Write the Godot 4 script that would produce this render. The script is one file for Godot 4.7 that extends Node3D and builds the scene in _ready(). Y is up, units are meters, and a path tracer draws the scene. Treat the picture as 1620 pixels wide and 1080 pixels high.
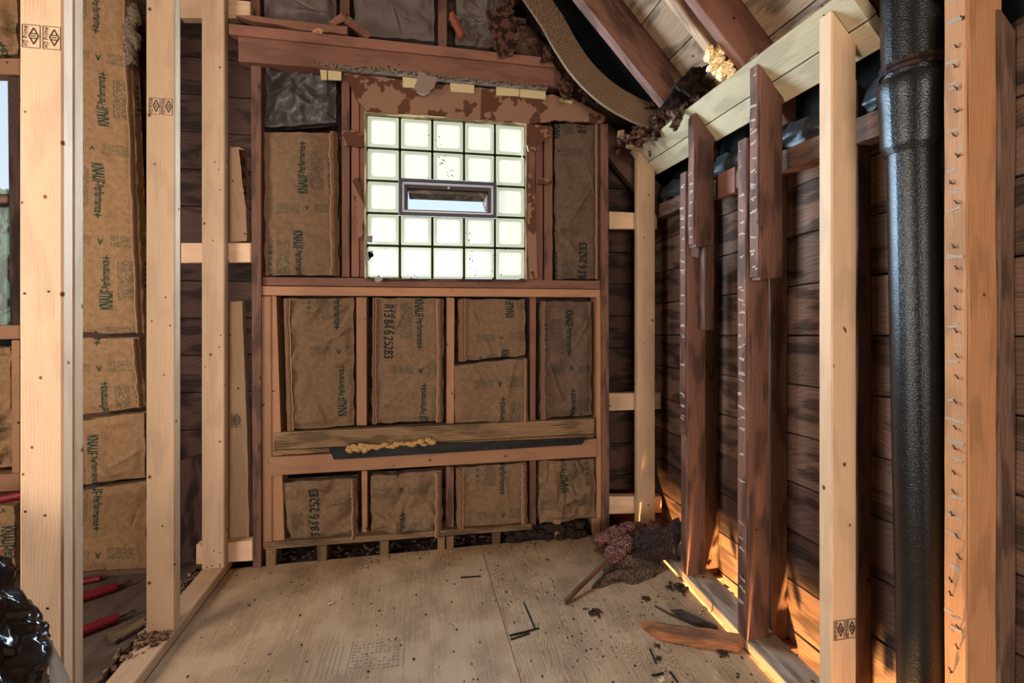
extends Node3D
# A small gutted upstairs room: open stud walls, glass-block window, knee wall under a roof slope.
# Axes: x right along the back wall, y up from the floor, -z towards the back wall; metres.

const FOC := 725.0
const CX := 810.0
const HY := 479.0
const EYE := 1.17
const TH := 0.17743
const ZB := -2.2          # front of the framed back wall
const XL := -0.866        # room face of the stud partition
const XR := 1.05          # room face of the knee-wall studs
const XS := 1.235         # face of the outer sheathing on the knee-wall side
const PITCH := 1.08       # rise of the roof per metre

var rng := RandomNumberGenerator.new()
var tex := {}
var mats := {}
var used_names := {}

# ---------------------------------------------------------------- pixels to places
func ray(px: float, py: float) -> Vector3:
	var a := (px - CX) / FOC
	return Vector3(sin(TH) + a * cos(TH), (HY - py) / FOC, -cos(TH) + a * sin(TH))

func bz(px: float, py: float, z := ZB) -> Vector3:
	var r := ray(px, py)
	var p := r * (z / r.z)
	return Vector3(p.x, p.y + EYE, z)

func bx(px: float, py: float, x: float) -> Vector3:
	var r := ray(px, py)
	var p := r * (x / r.x)
	return Vector3(x, p.y + EYE, p.z)

func by(px: float, py: float, y := 0.0) -> Vector3:
	var r := ray(px, py)
	var p := r * ((y - EYE) / r.y)
	return Vector3(p.x, y, p.z)

func roof_y(x: float, over := 0.0) -> float:
	return 1.95 + (XR - x) * PITCH + over

# ---------------------------------------------------------------- mesh collecting
class MB:
	var v := PackedVector3Array()
	var n := PackedVector3Array()
	var u := PackedVector2Array()
	func tri(a: Vector3, b: Vector3, c: Vector3, ua: Vector2, ub: Vector2, uc: Vector2) -> void:
		var nn := (c - a).cross(b - a).normalized()
		v.append_array([a, b, c])
		n.append_array([nn, nn, nn])
		u.append_array([ua, ub, uc])
	func quad(a: Vector3, b: Vector3, c: Vector3, d: Vector3, ua: Vector2, ub: Vector2, uc: Vector2, ud: Vector2, inside: Vector3) -> void:
		var nn := (c - a).cross(b - a)
		if nn.dot((a + b + c + d) * 0.25 - inside) < 0.0:
			tri(a, d, c, ua, ud, uc)
			tri(a, c, b, ua, uc, ub)
		else:
			tri(a, b, c, ua, ub, uc)
			tri(a, c, d, ua, uc, ud)
	func mesh(shift := Vector3.ZERO) -> ArrayMesh:
		var am := ArrayMesh.new()
		add_to(am, shift)
		return am
	func add_to(am: ArrayMesh, shift := Vector3.ZERO) -> void:
		var arr := []
		arr.resize(Mesh.ARRAY_MAX)
		var vv := v
		if shift != Vector3.ZERO:
			vv = PackedVector3Array()
			vv.resize(v.size())
			for i in v.size():
				vv[i] = v[i] - shift
		arr[Mesh.ARRAY_VERTEX] = vv
		arr[Mesh.ARRAY_NORMAL] = n
		arr[Mesh.ARRAY_TEX_UV] = u
		am.add_surface_from_arrays(Mesh.PRIMITIVE_TRIANGLES, arr)
	func base() -> Vector3:
		var lo := v[0]
		var hi := v[0]
		for p in v:
			lo = lo.min(p)
			hi = hi.max(p)
		return Vector3((lo.x + hi.x) / 2, lo.y, (lo.z + hi.z) / 2)

func numbered(called: String) -> String:
	var k: int = used_names.get(called, 0)
	used_names[called] = k + 1
	return called if k == 0 else "%s_%03d" % [called, k]

func tag(o: Node3D, label: String, category: String, group := "", kind := "") -> void:
	o.set_meta("label", label)
	o.set_meta("category", category)
	if group:
		o.set_meta("group", group)
	if kind:
		o.set_meta("kind", kind)

func thing(called: String, label: String, category: String, at: Vector3, group := "", kind := "") -> Node3D:
	var o := Node3D.new()
	o.name = numbered(called)
	add_child(o)
	o.position = at
	tag(o, label, category, group, kind)
	return o

func origin_of(o: Node) -> Vector3:
	return Vector3.ZERO if o == self else (o as Node3D).position + origin_of(o.get_parent())

func put(called: String, mb: MB, m: Material, parent: Node, label := "") -> MeshInstance3D:
	var o := MeshInstance3D.new()
	o.name = called
	o.mesh = mb.mesh(origin_of(parent))
	o.mesh.surface_set_material(0, m)
	parent.add_child(o, true)
	if label:
		o.set_meta("label", label)
	return o

func solo(called: String, mb: MB, m: Material, label: String, category: String, group := "", kind := "") -> MeshInstance3D:
	var o := MeshInstance3D.new()
	var at := mb.base()
	o.name = numbered(called)
	o.mesh = mb.mesh(at)
	o.mesh.surface_set_material(0, m)
	add_child(o)
	o.position = at
	tag(o, label, category, group, kind)
	return o

# ---------------------------------------------------------------- shapes
# a piece of lumber from p0 to p1 (middle of its ends); w along wdir, t across; cut0/cut1 skew the ends along w
func lumber(mb: MB, p0: Vector3, p1: Vector3, wdir: Vector3, w: float, t: float, ch := 0.003, seg := 1, jit := 0.0, cut0 := 0.0, cut1 := 0.0, tcut1 := 0.0) -> void:
	var L := (p1 - p0)
	var len := L.length()
	L = L / len
	var W := (wdir - L * wdir.dot(L)).normalized()
	var T := L.cross(W)
	var a := w / 2
	var b := t / 2
	ch = minf(ch, minf(a, b) * 0.8)
	var prof := [Vector2(-a + ch, -b), Vector2(a - ch, -b), Vector2(a, -b + ch), Vector2(a, b - ch), Vector2(a - ch, b), Vector2(-a + ch, b), Vector2(-a, b - ch), Vector2(-a, -b + ch)]
	var ou := rng.randf()
	var ov := rng.randf()
	var peri := [0.0]
	for i in 8:
		peri.append(peri[i] + (prof[(i + 1) % 8] - prof[i]).length())
	var rings := []
	for k in seg + 1:
		var f := float(k) / seg
		var ring := []
		for q in prof:
			var along := len * f
			if k == 0:
				along += cut0 * q.x
			if k == seg:
				along += cut1 * q.x + tcut1 * q.y
			var j := Vector2.ZERO
			if jit > 0.0:
				j = Vector2(rng.randfn(0, jit), rng.randfn(0, jit))
			ring.append(p0 + L * along + W * (q.x + j.x) + T * (q.y + j.y))
		rings.append(ring)
	for k in seg:
		var mid := p0 + L * (len * (k + 0.5) / seg)
		var v0: float = len * k / seg / 1.6 + ov
		var v1: float = len * (k + 1) / seg / 1.6 + ov
		for i in 8:
			var i2 := (i + 1) % 8
			var u0: float = peri[i] / 0.4 + ou
			var u1: float = peri[i + 1] / 0.4 + ou
			mb.quad(rings[k][i], rings[k][i2], rings[k + 1][i2], rings[k + 1][i], Vector2(u0, v0), Vector2(u1, v0), Vector2(u1, v1), Vector2(u0, v1), mid)
	for e in [0, seg]:
		var ring: Array = rings[e]
		var c := Vector3.ZERO
		for p in ring:
			c += p / 8.0
		var outw := -L if e == 0 else L
		for i in 8:
			var i2 := (i + 1) % 8
			var q0: Vector2 = prof[i]
			var q1: Vector2 = prof[i2]
			var nn: Vector3 = (ring[i2] - c).cross(ring[i] - c)
			var uc := Vector2(ou, ov)
			if nn.dot(outw) > 0.0:
				mb.tri(c, ring[i], ring[i2], uc, uc + q0 * 2.5, uc + q1 * 2.5)
			else:
				mb.tri(c, ring[i2], ring[i], uc, uc + q1 * 2.5, uc + q0 * 2.5)

# axis-aligned lumber between two corners, grain along the longest side
func stick(lo: Vector3, hi: Vector3, ch := 0.003, seg := 1, jit := 0.0) -> MB:
	var mb := MB.new()
	stick_in(mb, lo, hi, ch, seg, jit)
	return mb

func stick_in(mb: MB, lo: Vector3, hi: Vector3, ch := 0.003, seg := 1, jit := 0.0) -> void:
	var a := lo.min(hi)
	var b := lo.max(hi)
	var d := b - a
	var c := (a + b) / 2
	if d.x >= d.y and d.x >= d.z:
		lumber(mb, Vector3(a.x, c.y, c.z), Vector3(b.x, c.y, c.z), Vector3.UP, d.y, d.z, ch, seg, jit)
	elif d.y >= d.z:
		lumber(mb, Vector3(c.x, a.y, c.z), Vector3(c.x, b.y, c.z), Vector3.RIGHT, d.x, d.z, ch, seg, jit)
	else:
		lumber(mb, Vector3(c.x, c.y, a.z), Vector3(c.x, c.y, b.z), Vector3.RIGHT, d.x, d.y, ch, seg, jit)

# a four-cornered board whose front corners are given (top-left, top-right, bottom-right, bottom-left), with depth behind it
func board4(tl: Vector3, tr: Vector3, br: Vector3, bl: Vector3, back: Vector3, along_x := true) -> MB:
	var mb := MB.new()
	var f := [tl, tr, br, bl]
	var c := (tl + tr + br + bl) / 4 + back / 2
	var o := Vector2(rng.randf(), rng.randf())
	var w := (tr - tl).length()
	var h := (tl - bl).length()
	var uv := [Vector2(0, 0), Vector2(0, w / 1.6), Vector2(h / 0.4, w / 1.6), Vector2(h / 0.4, 0)] if along_x else [Vector2(0, 0), Vector2(w / 0.4, 0), Vector2(w / 0.4, h / 1.6), Vector2(0, h / 1.6)]
	# chamfered front: an inner face and four slim bevels
	var g := []
	for p in f:
		g.append(p + ((tl + tr + br + bl) / 4 - p).normalized() * 0.005)
	var bv := back.normalized() * 0.003
	mb.quad(g[0], g[1], g[2], g[3], uv[0] + o, uv[1] + o, uv[2] + o, uv[3] + o, c)
	for i in 4:
		var j := (i + 1) % 4
		mb.quad(g[i], g[j], f[j] + bv, f[i] + bv, uv[i] + o, uv[j] + o, uv[j] + o, uv[i] + o, c)
		var e := Vector2(back.length() / 0.4, 0) if (i % 2 == 0) == along_x else Vector2(0, back.length() / 1.6)
		mb.quad(f[i] + bv, f[j] + bv, f[j] + back, f[i] + back, uv[i] + o, uv[j] + o, uv[j] + o + e, uv[i] + o + e, c)
	mb.quad(tl + back, tr + back, br + back, bl + back, uv[0] + o, uv[1] + o, uv[2] + o, uv[3] + o, c)
	return mb

# ragged flat plate: outline in world points lying in one plane, torn edges, thickness along back
func ragged(mb: MB, pts: Array, back: Vector3, tear := 0.004, step := 0.012, uvs := 1.0, grain := 0) -> void:
	var ax: Vector3 = (pts[1] - pts[0]).normalized()
	var nz := back.normalized()
	var ay := nz.cross(ax).normalized()
	ax = ay.cross(nz).normalized()
	var o: Vector3 = pts[0]
	var poly := PackedVector2Array()
	for i in pts.size():
		var a: Vector3 = pts[i]
		var b: Vector3 = pts[(i + 1) % pts.size()]
		var k := maxi(1, int((b - a).length() / step))
		for j in k:
			var p := a.lerp(b, float(j) / k) - o
			poly.append(Vector2(p.dot(ax), p.dot(ay)) + Vector2(rng.randfn(0, tear), rng.randfn(0, tear)))
	var idx := Geometry2D.triangulate_polygon(poly)
	if idx.is_empty():
		poly.clear()
		for p in pts:
			poly.append(Vector2((p - o).dot(ax), (p - o).dot(ay)))
		idx = Geometry2D.triangulate_polygon(poly)
	var T := PackedVector2Array()
	for q in poly:
		T.append(q * uvs if grain == 0 else Vector2(q.y / 0.4, q.x / 1.6) if grain == 1 else Vector2(q.x / 0.4, q.y / 1.6))
	var c := Vector3.ZERO
	var W := []
	for q in poly:
		W.append(o + ax * q.x + ay * q.y)
		c += W[-1] / poly.size()
	var inside := c + back / 2
	for i in range(0, idx.size(), 3):
		for side in 2:
			var d := back * side
			var a: Vector3 = W[idx[i]] + d
			var b: Vector3 = W[idx[i + 1]] + d
			var e: Vector3 = W[idx[i + 2]] + d
			var ua := T[idx[i]]
			var ub := T[idx[i + 1]]
			var ue := T[idx[i + 2]]
			var want := -nz if side == 0 else nz
			if (e - a).cross(b - a).dot(want) > 0.0:
				mb.tri(a, b, e, ua, ub, ue)
			else:
				mb.tri(a, e, b, ua, ue, ub)
	for i in poly.size():
		var j := (i + 1) % poly.size()
		mb.quad(W[i], W[j], W[j] + back, W[i] + back, T[i], T[j], T[j] + Vector2(0.05, 0), T[i] + Vector2(0.05, 0), inside)

# a bent, crumpled sheet over four corners with a skirt folded back at its edges
func sheet(mb: MB, tl: Vector3, tr: Vector3, br: Vector3, bl: Vector3, nrm: Vector3, nx: int, ny: int, amp: float, bulge: float, sd: int, skirt: float, uv0: Vector2, flip := false, edge := 0.004, sharp := 1.0) -> void:
	var na := FastNoiseLite.new()
	na.seed = sd
	na.noise_type = FastNoiseLite.TYPE_SIMPLEX
	na.frequency = 0.055
	na.fractal_octaves = 1
	var nb := FastNoiseLite.new()
	nb.seed = sd + 77
	nb.noise_type = FastNoiseLite.TYPE_CELLULAR
	nb.cellular_return_type = FastNoiseLite.RETURN_DISTANCE2_SUB
	nb.frequency = 0.10 * sharp
	nb.fractal_octaves = 2
	var w := (tr - tl).length()
	var h := (bl - tl).length()
	var rc := RandomNumberGenerator.new()
	rc.seed = sd * 13 + 5
	var folds := []
	for k in int(amp * 1700.0 * clampf(w * h / 0.12, 0.4, 2.5)):
		var an := rc.randf() * PI
		folds.append([rc.randf() * w, rc.randf() * h, cos(an), sin(an), rc.randf_range(0.04, 0.16), rc.randf_range(0.009, 0.024), rc.randf_range(-0.7, 1.0) * (0.006 + amp * 1.1)])
	var P := PackedVector3Array()
	var U := PackedVector2Array()
	for j in ny + 1:
		for i in nx + 1:
			var s := float(i) / nx
			var t := float(j) / ny
			var p := tl.lerp(tr, s).lerp(bl.lerp(br, s), t)
			var e := minf(minf(s, 1 - s) * w, minf(t, 1 - t) * h)
			var fall := smoothstep(0.0, 0.035, e)
			var d: float = na.get_noise_2d(s * w * 100, t * h * 100) * amp * 1.2 + (nb.get_noise_2d(s * w * 100, t * h * 100 * 0.7) + 0.55) * amp * 1.3
			for c in folds:
				var fx: float = s * w - c[0]
				var fy: float = t * h - c[1]
				var ac: float = absf(fy * c[2] - fx * c[3]) / c[5]
				if ac < 1.0:
					var al: float = absf(fx * c[2] + fy * c[3]) / c[4]
					if al < 1.0:
						d += c[6] * (1.0 - ac) * (1.0 - al * al)
			d = d * (0.35 + 0.65 * fall) + bulge * fall * (1.0 - pow(absf(2 * s - 1), 3.0) * 0.6)
			var ex := na.get_noise_2d(300 + t * h * 160, 17.0) if i == 0 or i == nx else 0.0
			var ey := na.get_noise_2d(900 + s * w * 160, 37.0) if j == 0 or j == ny else 0.0
			p += nrm * d + (tr - tl).normalized() * ex * edge * 3 + (bl - tl).normalized() * ey * edge * 3
			P.append(p)
			var q := Vector2(s * w / 0.4, t * h / 0.8)
			U.append(uv0 - q if flip else uv0 + q)
	grid(mb, P, U, nx, ny, nrm)
	if skirt > 0.0:
		var c := (tl + tr + br + bl) / 4 - nrm * skirt * 0.5
		var rim := []
		for i in nx + 1: rim.append(i)
		for j in range(1, ny + 1): rim.append(j * (nx + 1) + nx)
		for i in range(nx - 1, -1, -1): rim.append(ny * (nx + 1) + i)
		for j in range(ny - 1, 0, -1): rim.append(j * (nx + 1))
		for k in rim.size():
			var a: int = rim[k]
			var b: int = rim[(k + 1) % rim.size()]
			mb.quad(P[a], P[b], P[b] - nrm * skirt, P[a] - nrm * skirt, U[a], U[b], U[b] + Vector2(0.02, 0.02), U[a] + Vector2(0.02, 0.02), c)
		mb.quad(tl - nrm * skirt, tr - nrm * skirt, br - nrm * skirt, bl - nrm * skirt, U[0], U[nx], U[-1], U[ny * (nx + 1)], c + nrm * 0.5)

# smooth-shaded grid of points, front towards nrm
func grid(mb: MB, P: PackedVector3Array, U: PackedVector2Array, nx: int, ny: int, nrm: Vector3) -> void:
	var N := PackedVector3Array()
	N.resize(P.size())
	for j in ny + 1:
		for i in nx + 1:
			var a := P[j * (nx + 1) + maxi(i - 1, 0)]
			var b := P[j * (nx + 1) + mini(i + 1, nx)]
			var c := P[maxi(j - 1, 0) * (nx + 1) + i]
			var d := P[mini(j + 1, ny) * (nx + 1) + i]
			var n := (b - a).cross(c - d).normalized()
			N[j * (nx + 1) + i] = n
	var k0 := (ny / 2) * (nx + 1) + nx / 2
	var turned := nrm != Vector3.ZERO and N[k0].dot(nrm) < 0.0
	for j in ny:
		for i in nx:
			var q := [j * (nx + 1) + i, j * (nx + 1) + i + 1, (j + 1) * (nx + 1) + i + 1, (j + 1) * (nx + 1) + i]
			var order := [0, 1, 2, 0, 2, 3] if not turned else [0, 2, 1, 0, 3, 2]
			for o in order:
				mb.v.append(P[q[o]])
				mb.n.append(-N[q[o]] if turned else N[q[o]])
				mb.u.append(U[q[o]])

# a lumpy closed body
func blob(mb: MB, c: Vector3, r: Vector3, amp: float, freq: float, sd: int, nu := 24, nv := 16, ridged := false) -> void:
	var n := FastNoiseLite.new()
	n.seed = sd
	n.frequency = freq
	n.noise_type = FastNoiseLite.TYPE_CELLULAR if ridged else FastNoiseLite.TYPE_SIMPLEX
	if ridged:
		n.cellular_return_type = FastNoiseLite.RETURN_DISTANCE2_SUB
	var P := PackedVector3Array()
	var U := PackedVector2Array()
	for j in nv + 1:
		var la := PI * j / nv
		for i in nu + 1:
			var lo := TAU * i / nu
			var d := Vector3(sin(la) * cos(lo), cos(la), -sin(la) * sin(lo))
			var k := 1.0 + n.get_noise_3d(d.x * 10, d.y * 10, d.z * 10) * amp
			P.append(c + d * r * k)
			U.append(Vector2(float(i) / nu * 2, float(j) / nv))
	grid(mb, P, U, nu, nv, Vector3.ZERO)

# round tube along points with a radius for each
func tube(mb: MB, pts: Array, rad: Array, sides := 24, caps := true) -> void:
	var P := PackedVector3Array()
	var U := PackedVector2Array()
	var along := 0.0
	var up := Vector3.UP
	for k in pts.size():
		var dir: Vector3 = (pts[mini(k + 1, pts.size() - 1)] - pts[maxi(k - 1, 0)]).normalized()
		if absf(dir.dot(up)) > 0.95:
			up = Vector3.FORWARD
		var a := dir.cross(up).normalized()
		var b := a.cross(dir)
		if k > 0:
			along += (pts[k] - pts[k - 1]).length()
		for i in sides + 1:
			var an := TAU * i / sides
			P.append(pts[k] + (a * cos(an) + b * sin(an)) * rad[k])
			U.append(Vector2(float(i) / sides, along))
	grid(mb, P, U, sides, pts.size() - 1, P[(pts.size() / 2 if pts.size() > 2 else 0) * (sides + 1) + sides / 2] - pts[pts.size() / 2 if pts.size() > 2 else 0])
	if caps:
		for e in [0, pts.size() - 1]:
			var outw: Vector3 = (pts[0] - pts[1]) if e == 0 else (pts[-1] - pts[-2])
			for i in sides:
				var p := P[e * (sides + 1) + i]
				var q := P[e * (sides + 1) + i + 1]
				if (q - pts[e]).cross(p - pts[e]).dot(outw) > 0:
					mb.tri(pts[e], p, q, Vector2.ZERO, Vector2(0.02, 0), Vector2(0, 0.02))
				else:
					mb.tri(pts[e], q, p, Vector2.ZERO, Vector2(0, 0.02), Vector2(0.02, 0))

# a small crooked chip of wood, plaster or dirt
func chip(mb: MB, c: Vector3, d: Vector3, turn: float) -> void:
	var bs := Basis(Vector3.UP, turn) * Basis(Vector3.RIGHT, rng.randf_range(-0.3, 0.3))
	var P := []
	for k in 8:
		var q := Vector3(-1 if k & 1 else 1, -1 if k & 2 else 1, -1 if k & 4 else 1) * d * 0.5
		q *= rng.randf_range(0.55, 1.0)
		P.append(c + bs * q)
	var o := Vector2(rng.randf(), rng.randf())
	for f in [[0, 1, 3, 2], [4, 5, 7, 6], [0, 1, 5, 4], [2, 3, 7, 6], [0, 2, 6, 4], [1, 3, 7, 5]]:
		mb.quad(P[f[0]], P[f[1]], P[f[2]], P[f[3]], o, o + Vector2(0.05, 0), o + Vector2(0.05, 0.05), o + Vector2(0, 0.05), c)

# ---------------------------------------------------------------- textures
func to_tex(data: PackedByteArray, w: int, h: int) -> ImageTexture:
	return ImageTexture.create_from_image(Image.create_from_data(w, h, false, Image.FORMAT_RGB8, data))

func noise_of(sd: int, f: float, oct := 3) -> FastNoiseLite:
	var n := FastNoiseLite.new()
	n.seed = sd
	n.noise_type = FastNoiseLite.TYPE_SIMPLEX
	n.frequency = f
	n.fractal_octaves = oct
	return n

# wood grain as a pale tint; 0.4 m across, 1.6 m along; knots are dark ovals the grain bends round
func wood_tex(sd: int, ring: float, streak: float, knots: int, stain: float, saw := 0.0, wave := 34.0, period := 11.0) -> ImageTexture:
	var w := 384
	var h := 1024
	var r := RandomNumberGenerator.new()
	r.seed = sd
	var K := []
	for k in knots:
		K.append([r.randf() * w, r.randf() * (h - 120) + 10, r.randf_range(1.8, 4.6)])
	var n1 := noise_of(sd, 0.006, 2)
	var n2 := noise_of(sd + 1, 0.05, 2)
	var n3 := noise_of(sd + 2, 0.012, 3)
	var data := PackedByteArray()
	data.resize(w * h * 3)
	var rows := h
	var at := 0
	for y in rows:
		var near := []
		for k in K:
			if absf(k[1] - y) < 60:
				near.append(k)
		var fade := clampf((y - (h - 80)) / 80.0, 0.0, 1.0)
		var y2 := y - h
		for x in w:
			var bend := 0.0
			var knot := 0.0
			for k in near:
				var dx: float = (x - k[0]) / k[2]
				var dy: float = (y - k[1]) / (k[2] * 0.75)
				var d2 := dx * dx + dy * dy
				if d2 < 40.0:
					bend += signf(dx) * k[2] * 1.6 * exp(-d2 / 9.0)
					knot = maxf(knot, clampf(1.6 - sqrt(d2), 0.0, 1.0))
			var wob := n1.get_noise_2d(x * 0.5, y * 0.55)
			var st := n2.get_noise_2d(x * 5.0, y * 0.12)
			var bl := n3.get_noise_2d(x * 0.8, y * 0.35)
			if fade > 0.0:
				wob = lerpf(wob, n1.get_noise_2d(x * 0.5, y2 * 0.55), fade)
				st = lerpf(st, n2.get_noise_2d(x * 5.0, y2 * 0.12), fade)
				bl = lerpf(bl, n3.get_noise_2d(x * 0.8, y2 * 0.35), fade)
			var g := (x + bend + wob * wave) / period
			var rg := g - floorf(g)
			var v := 1.0 - ring * rg * rg - streak * (0.5 + 0.5 * st) - stain * clampf(bl * 2.2, 0.0, 1.0)
			if saw > 0.0:
				v -= saw * (0.5 + 0.5 * sin(y * 0.9 + wob * 8.0)) * (0.5 + 0.5 * bl)
			var red := v
			var grn := v - ring * 0.10 * rg
			var blu := v - ring * 0.22 * rg
			if knot > 0.0:
				red = lerpf(red, 0.42, knot)
				grn = lerpf(grn, 0.26, knot)
				blu = lerpf(blu, 0.16, knot)
			data[at] = int(clampf(red, 0.02, 1.0) * 255)
			data[at + 1] = int(clampf(grn, 0.02, 1.0) * 255)
			data[at + 2] = int(clampf(blu, 0.02, 1.0) * 255)
			at += 3
	return to_tex(data, w, h)

# blotchy surface: a base tint, a second tint where the noise is high, fine specks
func blotch_tex(sd: int, a: Color, b: Color, f: float, edge: float, level: float, grain: float, w := 512, h := 512) -> ImageTexture:
	var n1 := noise_of(sd, f, 4)
	var data := PackedByteArray()
	data.resize(w * h * 3)
	var r := RandomNumberGenerator.new()
	r.seed = sd
	var at := 0
	for y in h:
		var fy := clampf((y - (h - 60)) / 60.0, 0.0, 1.0)
		for x in w:
			var v := n1.get_noise_2d(x, y)
			if fy > 0.0:
				v = lerpf(v, n1.get_noise_2d(x, y - h), fy)
			var m := smoothstep(level - edge, level + edge, v)
			var c := a.lerp(b, m)
			var g := 1.0 + r.randf_range(-grain, grain)
			data[at] = int(clampf(c.r * g, 0, 1) * 255)
			data[at + 1] = int(clampf(c.g * g, 0, 1) * 255)
			data[at + 2] = int(clampf(c.b * g, 0, 1) * 255)
			at += 3
	return to_tex(data, w, h)

# plywood: wavy face grain along the height, dust patches with a grain of their own, small dark specks
func ply_tex(sd: int, ring: float, dust: float) -> ImageTexture:
	var w := 768
	var h := 1024
	var n1 := noise_of(sd, 0.0035, 3)
	var n2 := noise_of(sd + 5, 0.0045, 5)
	var n3 := noise_of(sd + 9, 0.03, 2)
	var r := RandomNumberGenerator.new()
	r.seed = sd
	var data := PackedByteArray()
	data.resize(w * h * 3)
	var at := 0
	for y in h:
		for x in w:
			var q := n1.get_noise_2d(x * 1.6, y * 0.42) * 190.0
			var g := (x * 0.35 + q) / 15.0
			var rg := g - floorf(g)
			rg = 1.0 - absf(rg * 2.0 - 1.0)
			var st := n3.get_noise_2d(x * 4.0, y * 0.14)
			var du := n2.get_noise_2d(x, y)
			var d := smoothstep(-0.05, 0.45, du) * dust
			var dk := smoothstep(0.1, 0.5, -du) * 0.06
			var v := 0.86 - ring * rg - 0.06 * st - dk
			var sp := r.randf()
			var gr := (r.randf() - 0.5) * 0.06
			var c := Vector3(v, v * 0.955, v * 0.90)
			c = c.lerp(Vector3(0.93, 0.92, 0.90), d)
			if sp > 0.9975:
				c *= 0.55
			data[at] = int(clampf(c.x + gr, 0, 1) * 255)
			data[at + 1] = int(clampf(c.y + gr, 0, 1) * 255)
			data[at + 2] = int(clampf(c.z + gr, 0, 1) * 255)
			at += 3
	return to_tex(data, w, h)

# flat print: triangles of a text, drawn into a picture
func print_text(data: PackedByteArray, w: int, h: int, text: String, at: Vector2, angle: float, high: float, ink: Color, share: float, fit := 0.0, bold := 0.0) -> void:
	var tm := TextMesh.new()
	var f := SystemFont.new()
	f.font_names = PackedStringArray(["Droid Sans"])
	tm.font = f
	tm.font_size = 48
	tm.pixel_size = 1.0
	tm.depth = 0.0
	tm.text = text
	var arr := tm.get_mesh_arrays()
	var P: PackedVector3Array = arr[Mesh.ARRAY_VERTEX]
	var I: PackedInt32Array = arr[Mesh.ARRAY_INDEX] if arr[Mesh.ARRAY_INDEX] != null else PackedInt32Array(range(P.size()))
	var k := high / 34.0
	var lo := 1e9
	var hi := -1e9
	for p in P:
		lo = minf(lo, p.x)
		hi = maxf(hi, p.x)
	var squeeze := fit / ((hi - lo) * k) if fit > 0.0 else 1.0
	var ca := cos(angle)
	var sa := sin(angle)
	var Q := PackedVector2Array()
	for p in P:
		var q := Vector2(p.x * k * squeeze, -p.y * k)
		Q.append(at + Vector2(q.x * ca - q.y * sa, q.x * sa + q.y * ca))
	for t in range(0, I.size(), 3):
		fill_tri(data, w, h, Q[I[t]], Q[I[t + 1]], Q[I[t + 2]], ink, share, bold)

func fill_tri(data: PackedByteArray, w: int, h: int, a: Vector2, b: Vector2, c: Vector2, ink: Color, share: float, grow := 0.0) -> void:
	var area := (b - a).cross(c - a)
	if absf(area) < 0.01:
		return
	if area < 0:
		var s := b
		b = c
		c = s
	var lo := a.min(b).min(c) - Vector2(grow, grow)
	var hi := a.max(b).max(c) + Vector2(grow, grow)
	for y in range(int(lo.y), int(hi.y) + 2):
		for x in range(int(lo.x), int(hi.x) + 2):
			var p := Vector2(x, y)
			if (b - a).cross(p - a) >= -grow * (b - a).length() and (c - b).cross(p - b) >= -grow * (c - b).length() and (a - c).cross(p - c) >= -grow * (a - c).length():
				var o := (posmod(y, h) * w + posmod(x, w)) * 3
				data[o] = int(lerpf(data[o], ink.r * 255, share))
				data[o + 1] = int(lerpf(data[o + 1], ink.g * 255, share))
				data[o + 2] = int(lerpf(data[o + 2], ink.b * 255, share))

func fill_box(data: PackedByteArray, w: int, h: int, x0: float, y0: float, x1: float, y1: float, ink: Color, share: float) -> void:
	fill_tri(data, w, h, Vector2(x0, y0), Vector2(x1, y0), Vector2(x1, y1), ink, share)
	fill_tri(data, w, h, Vector2(x0, y0), Vector2(x1, y1), Vector2(x0, y1), ink, share)

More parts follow.
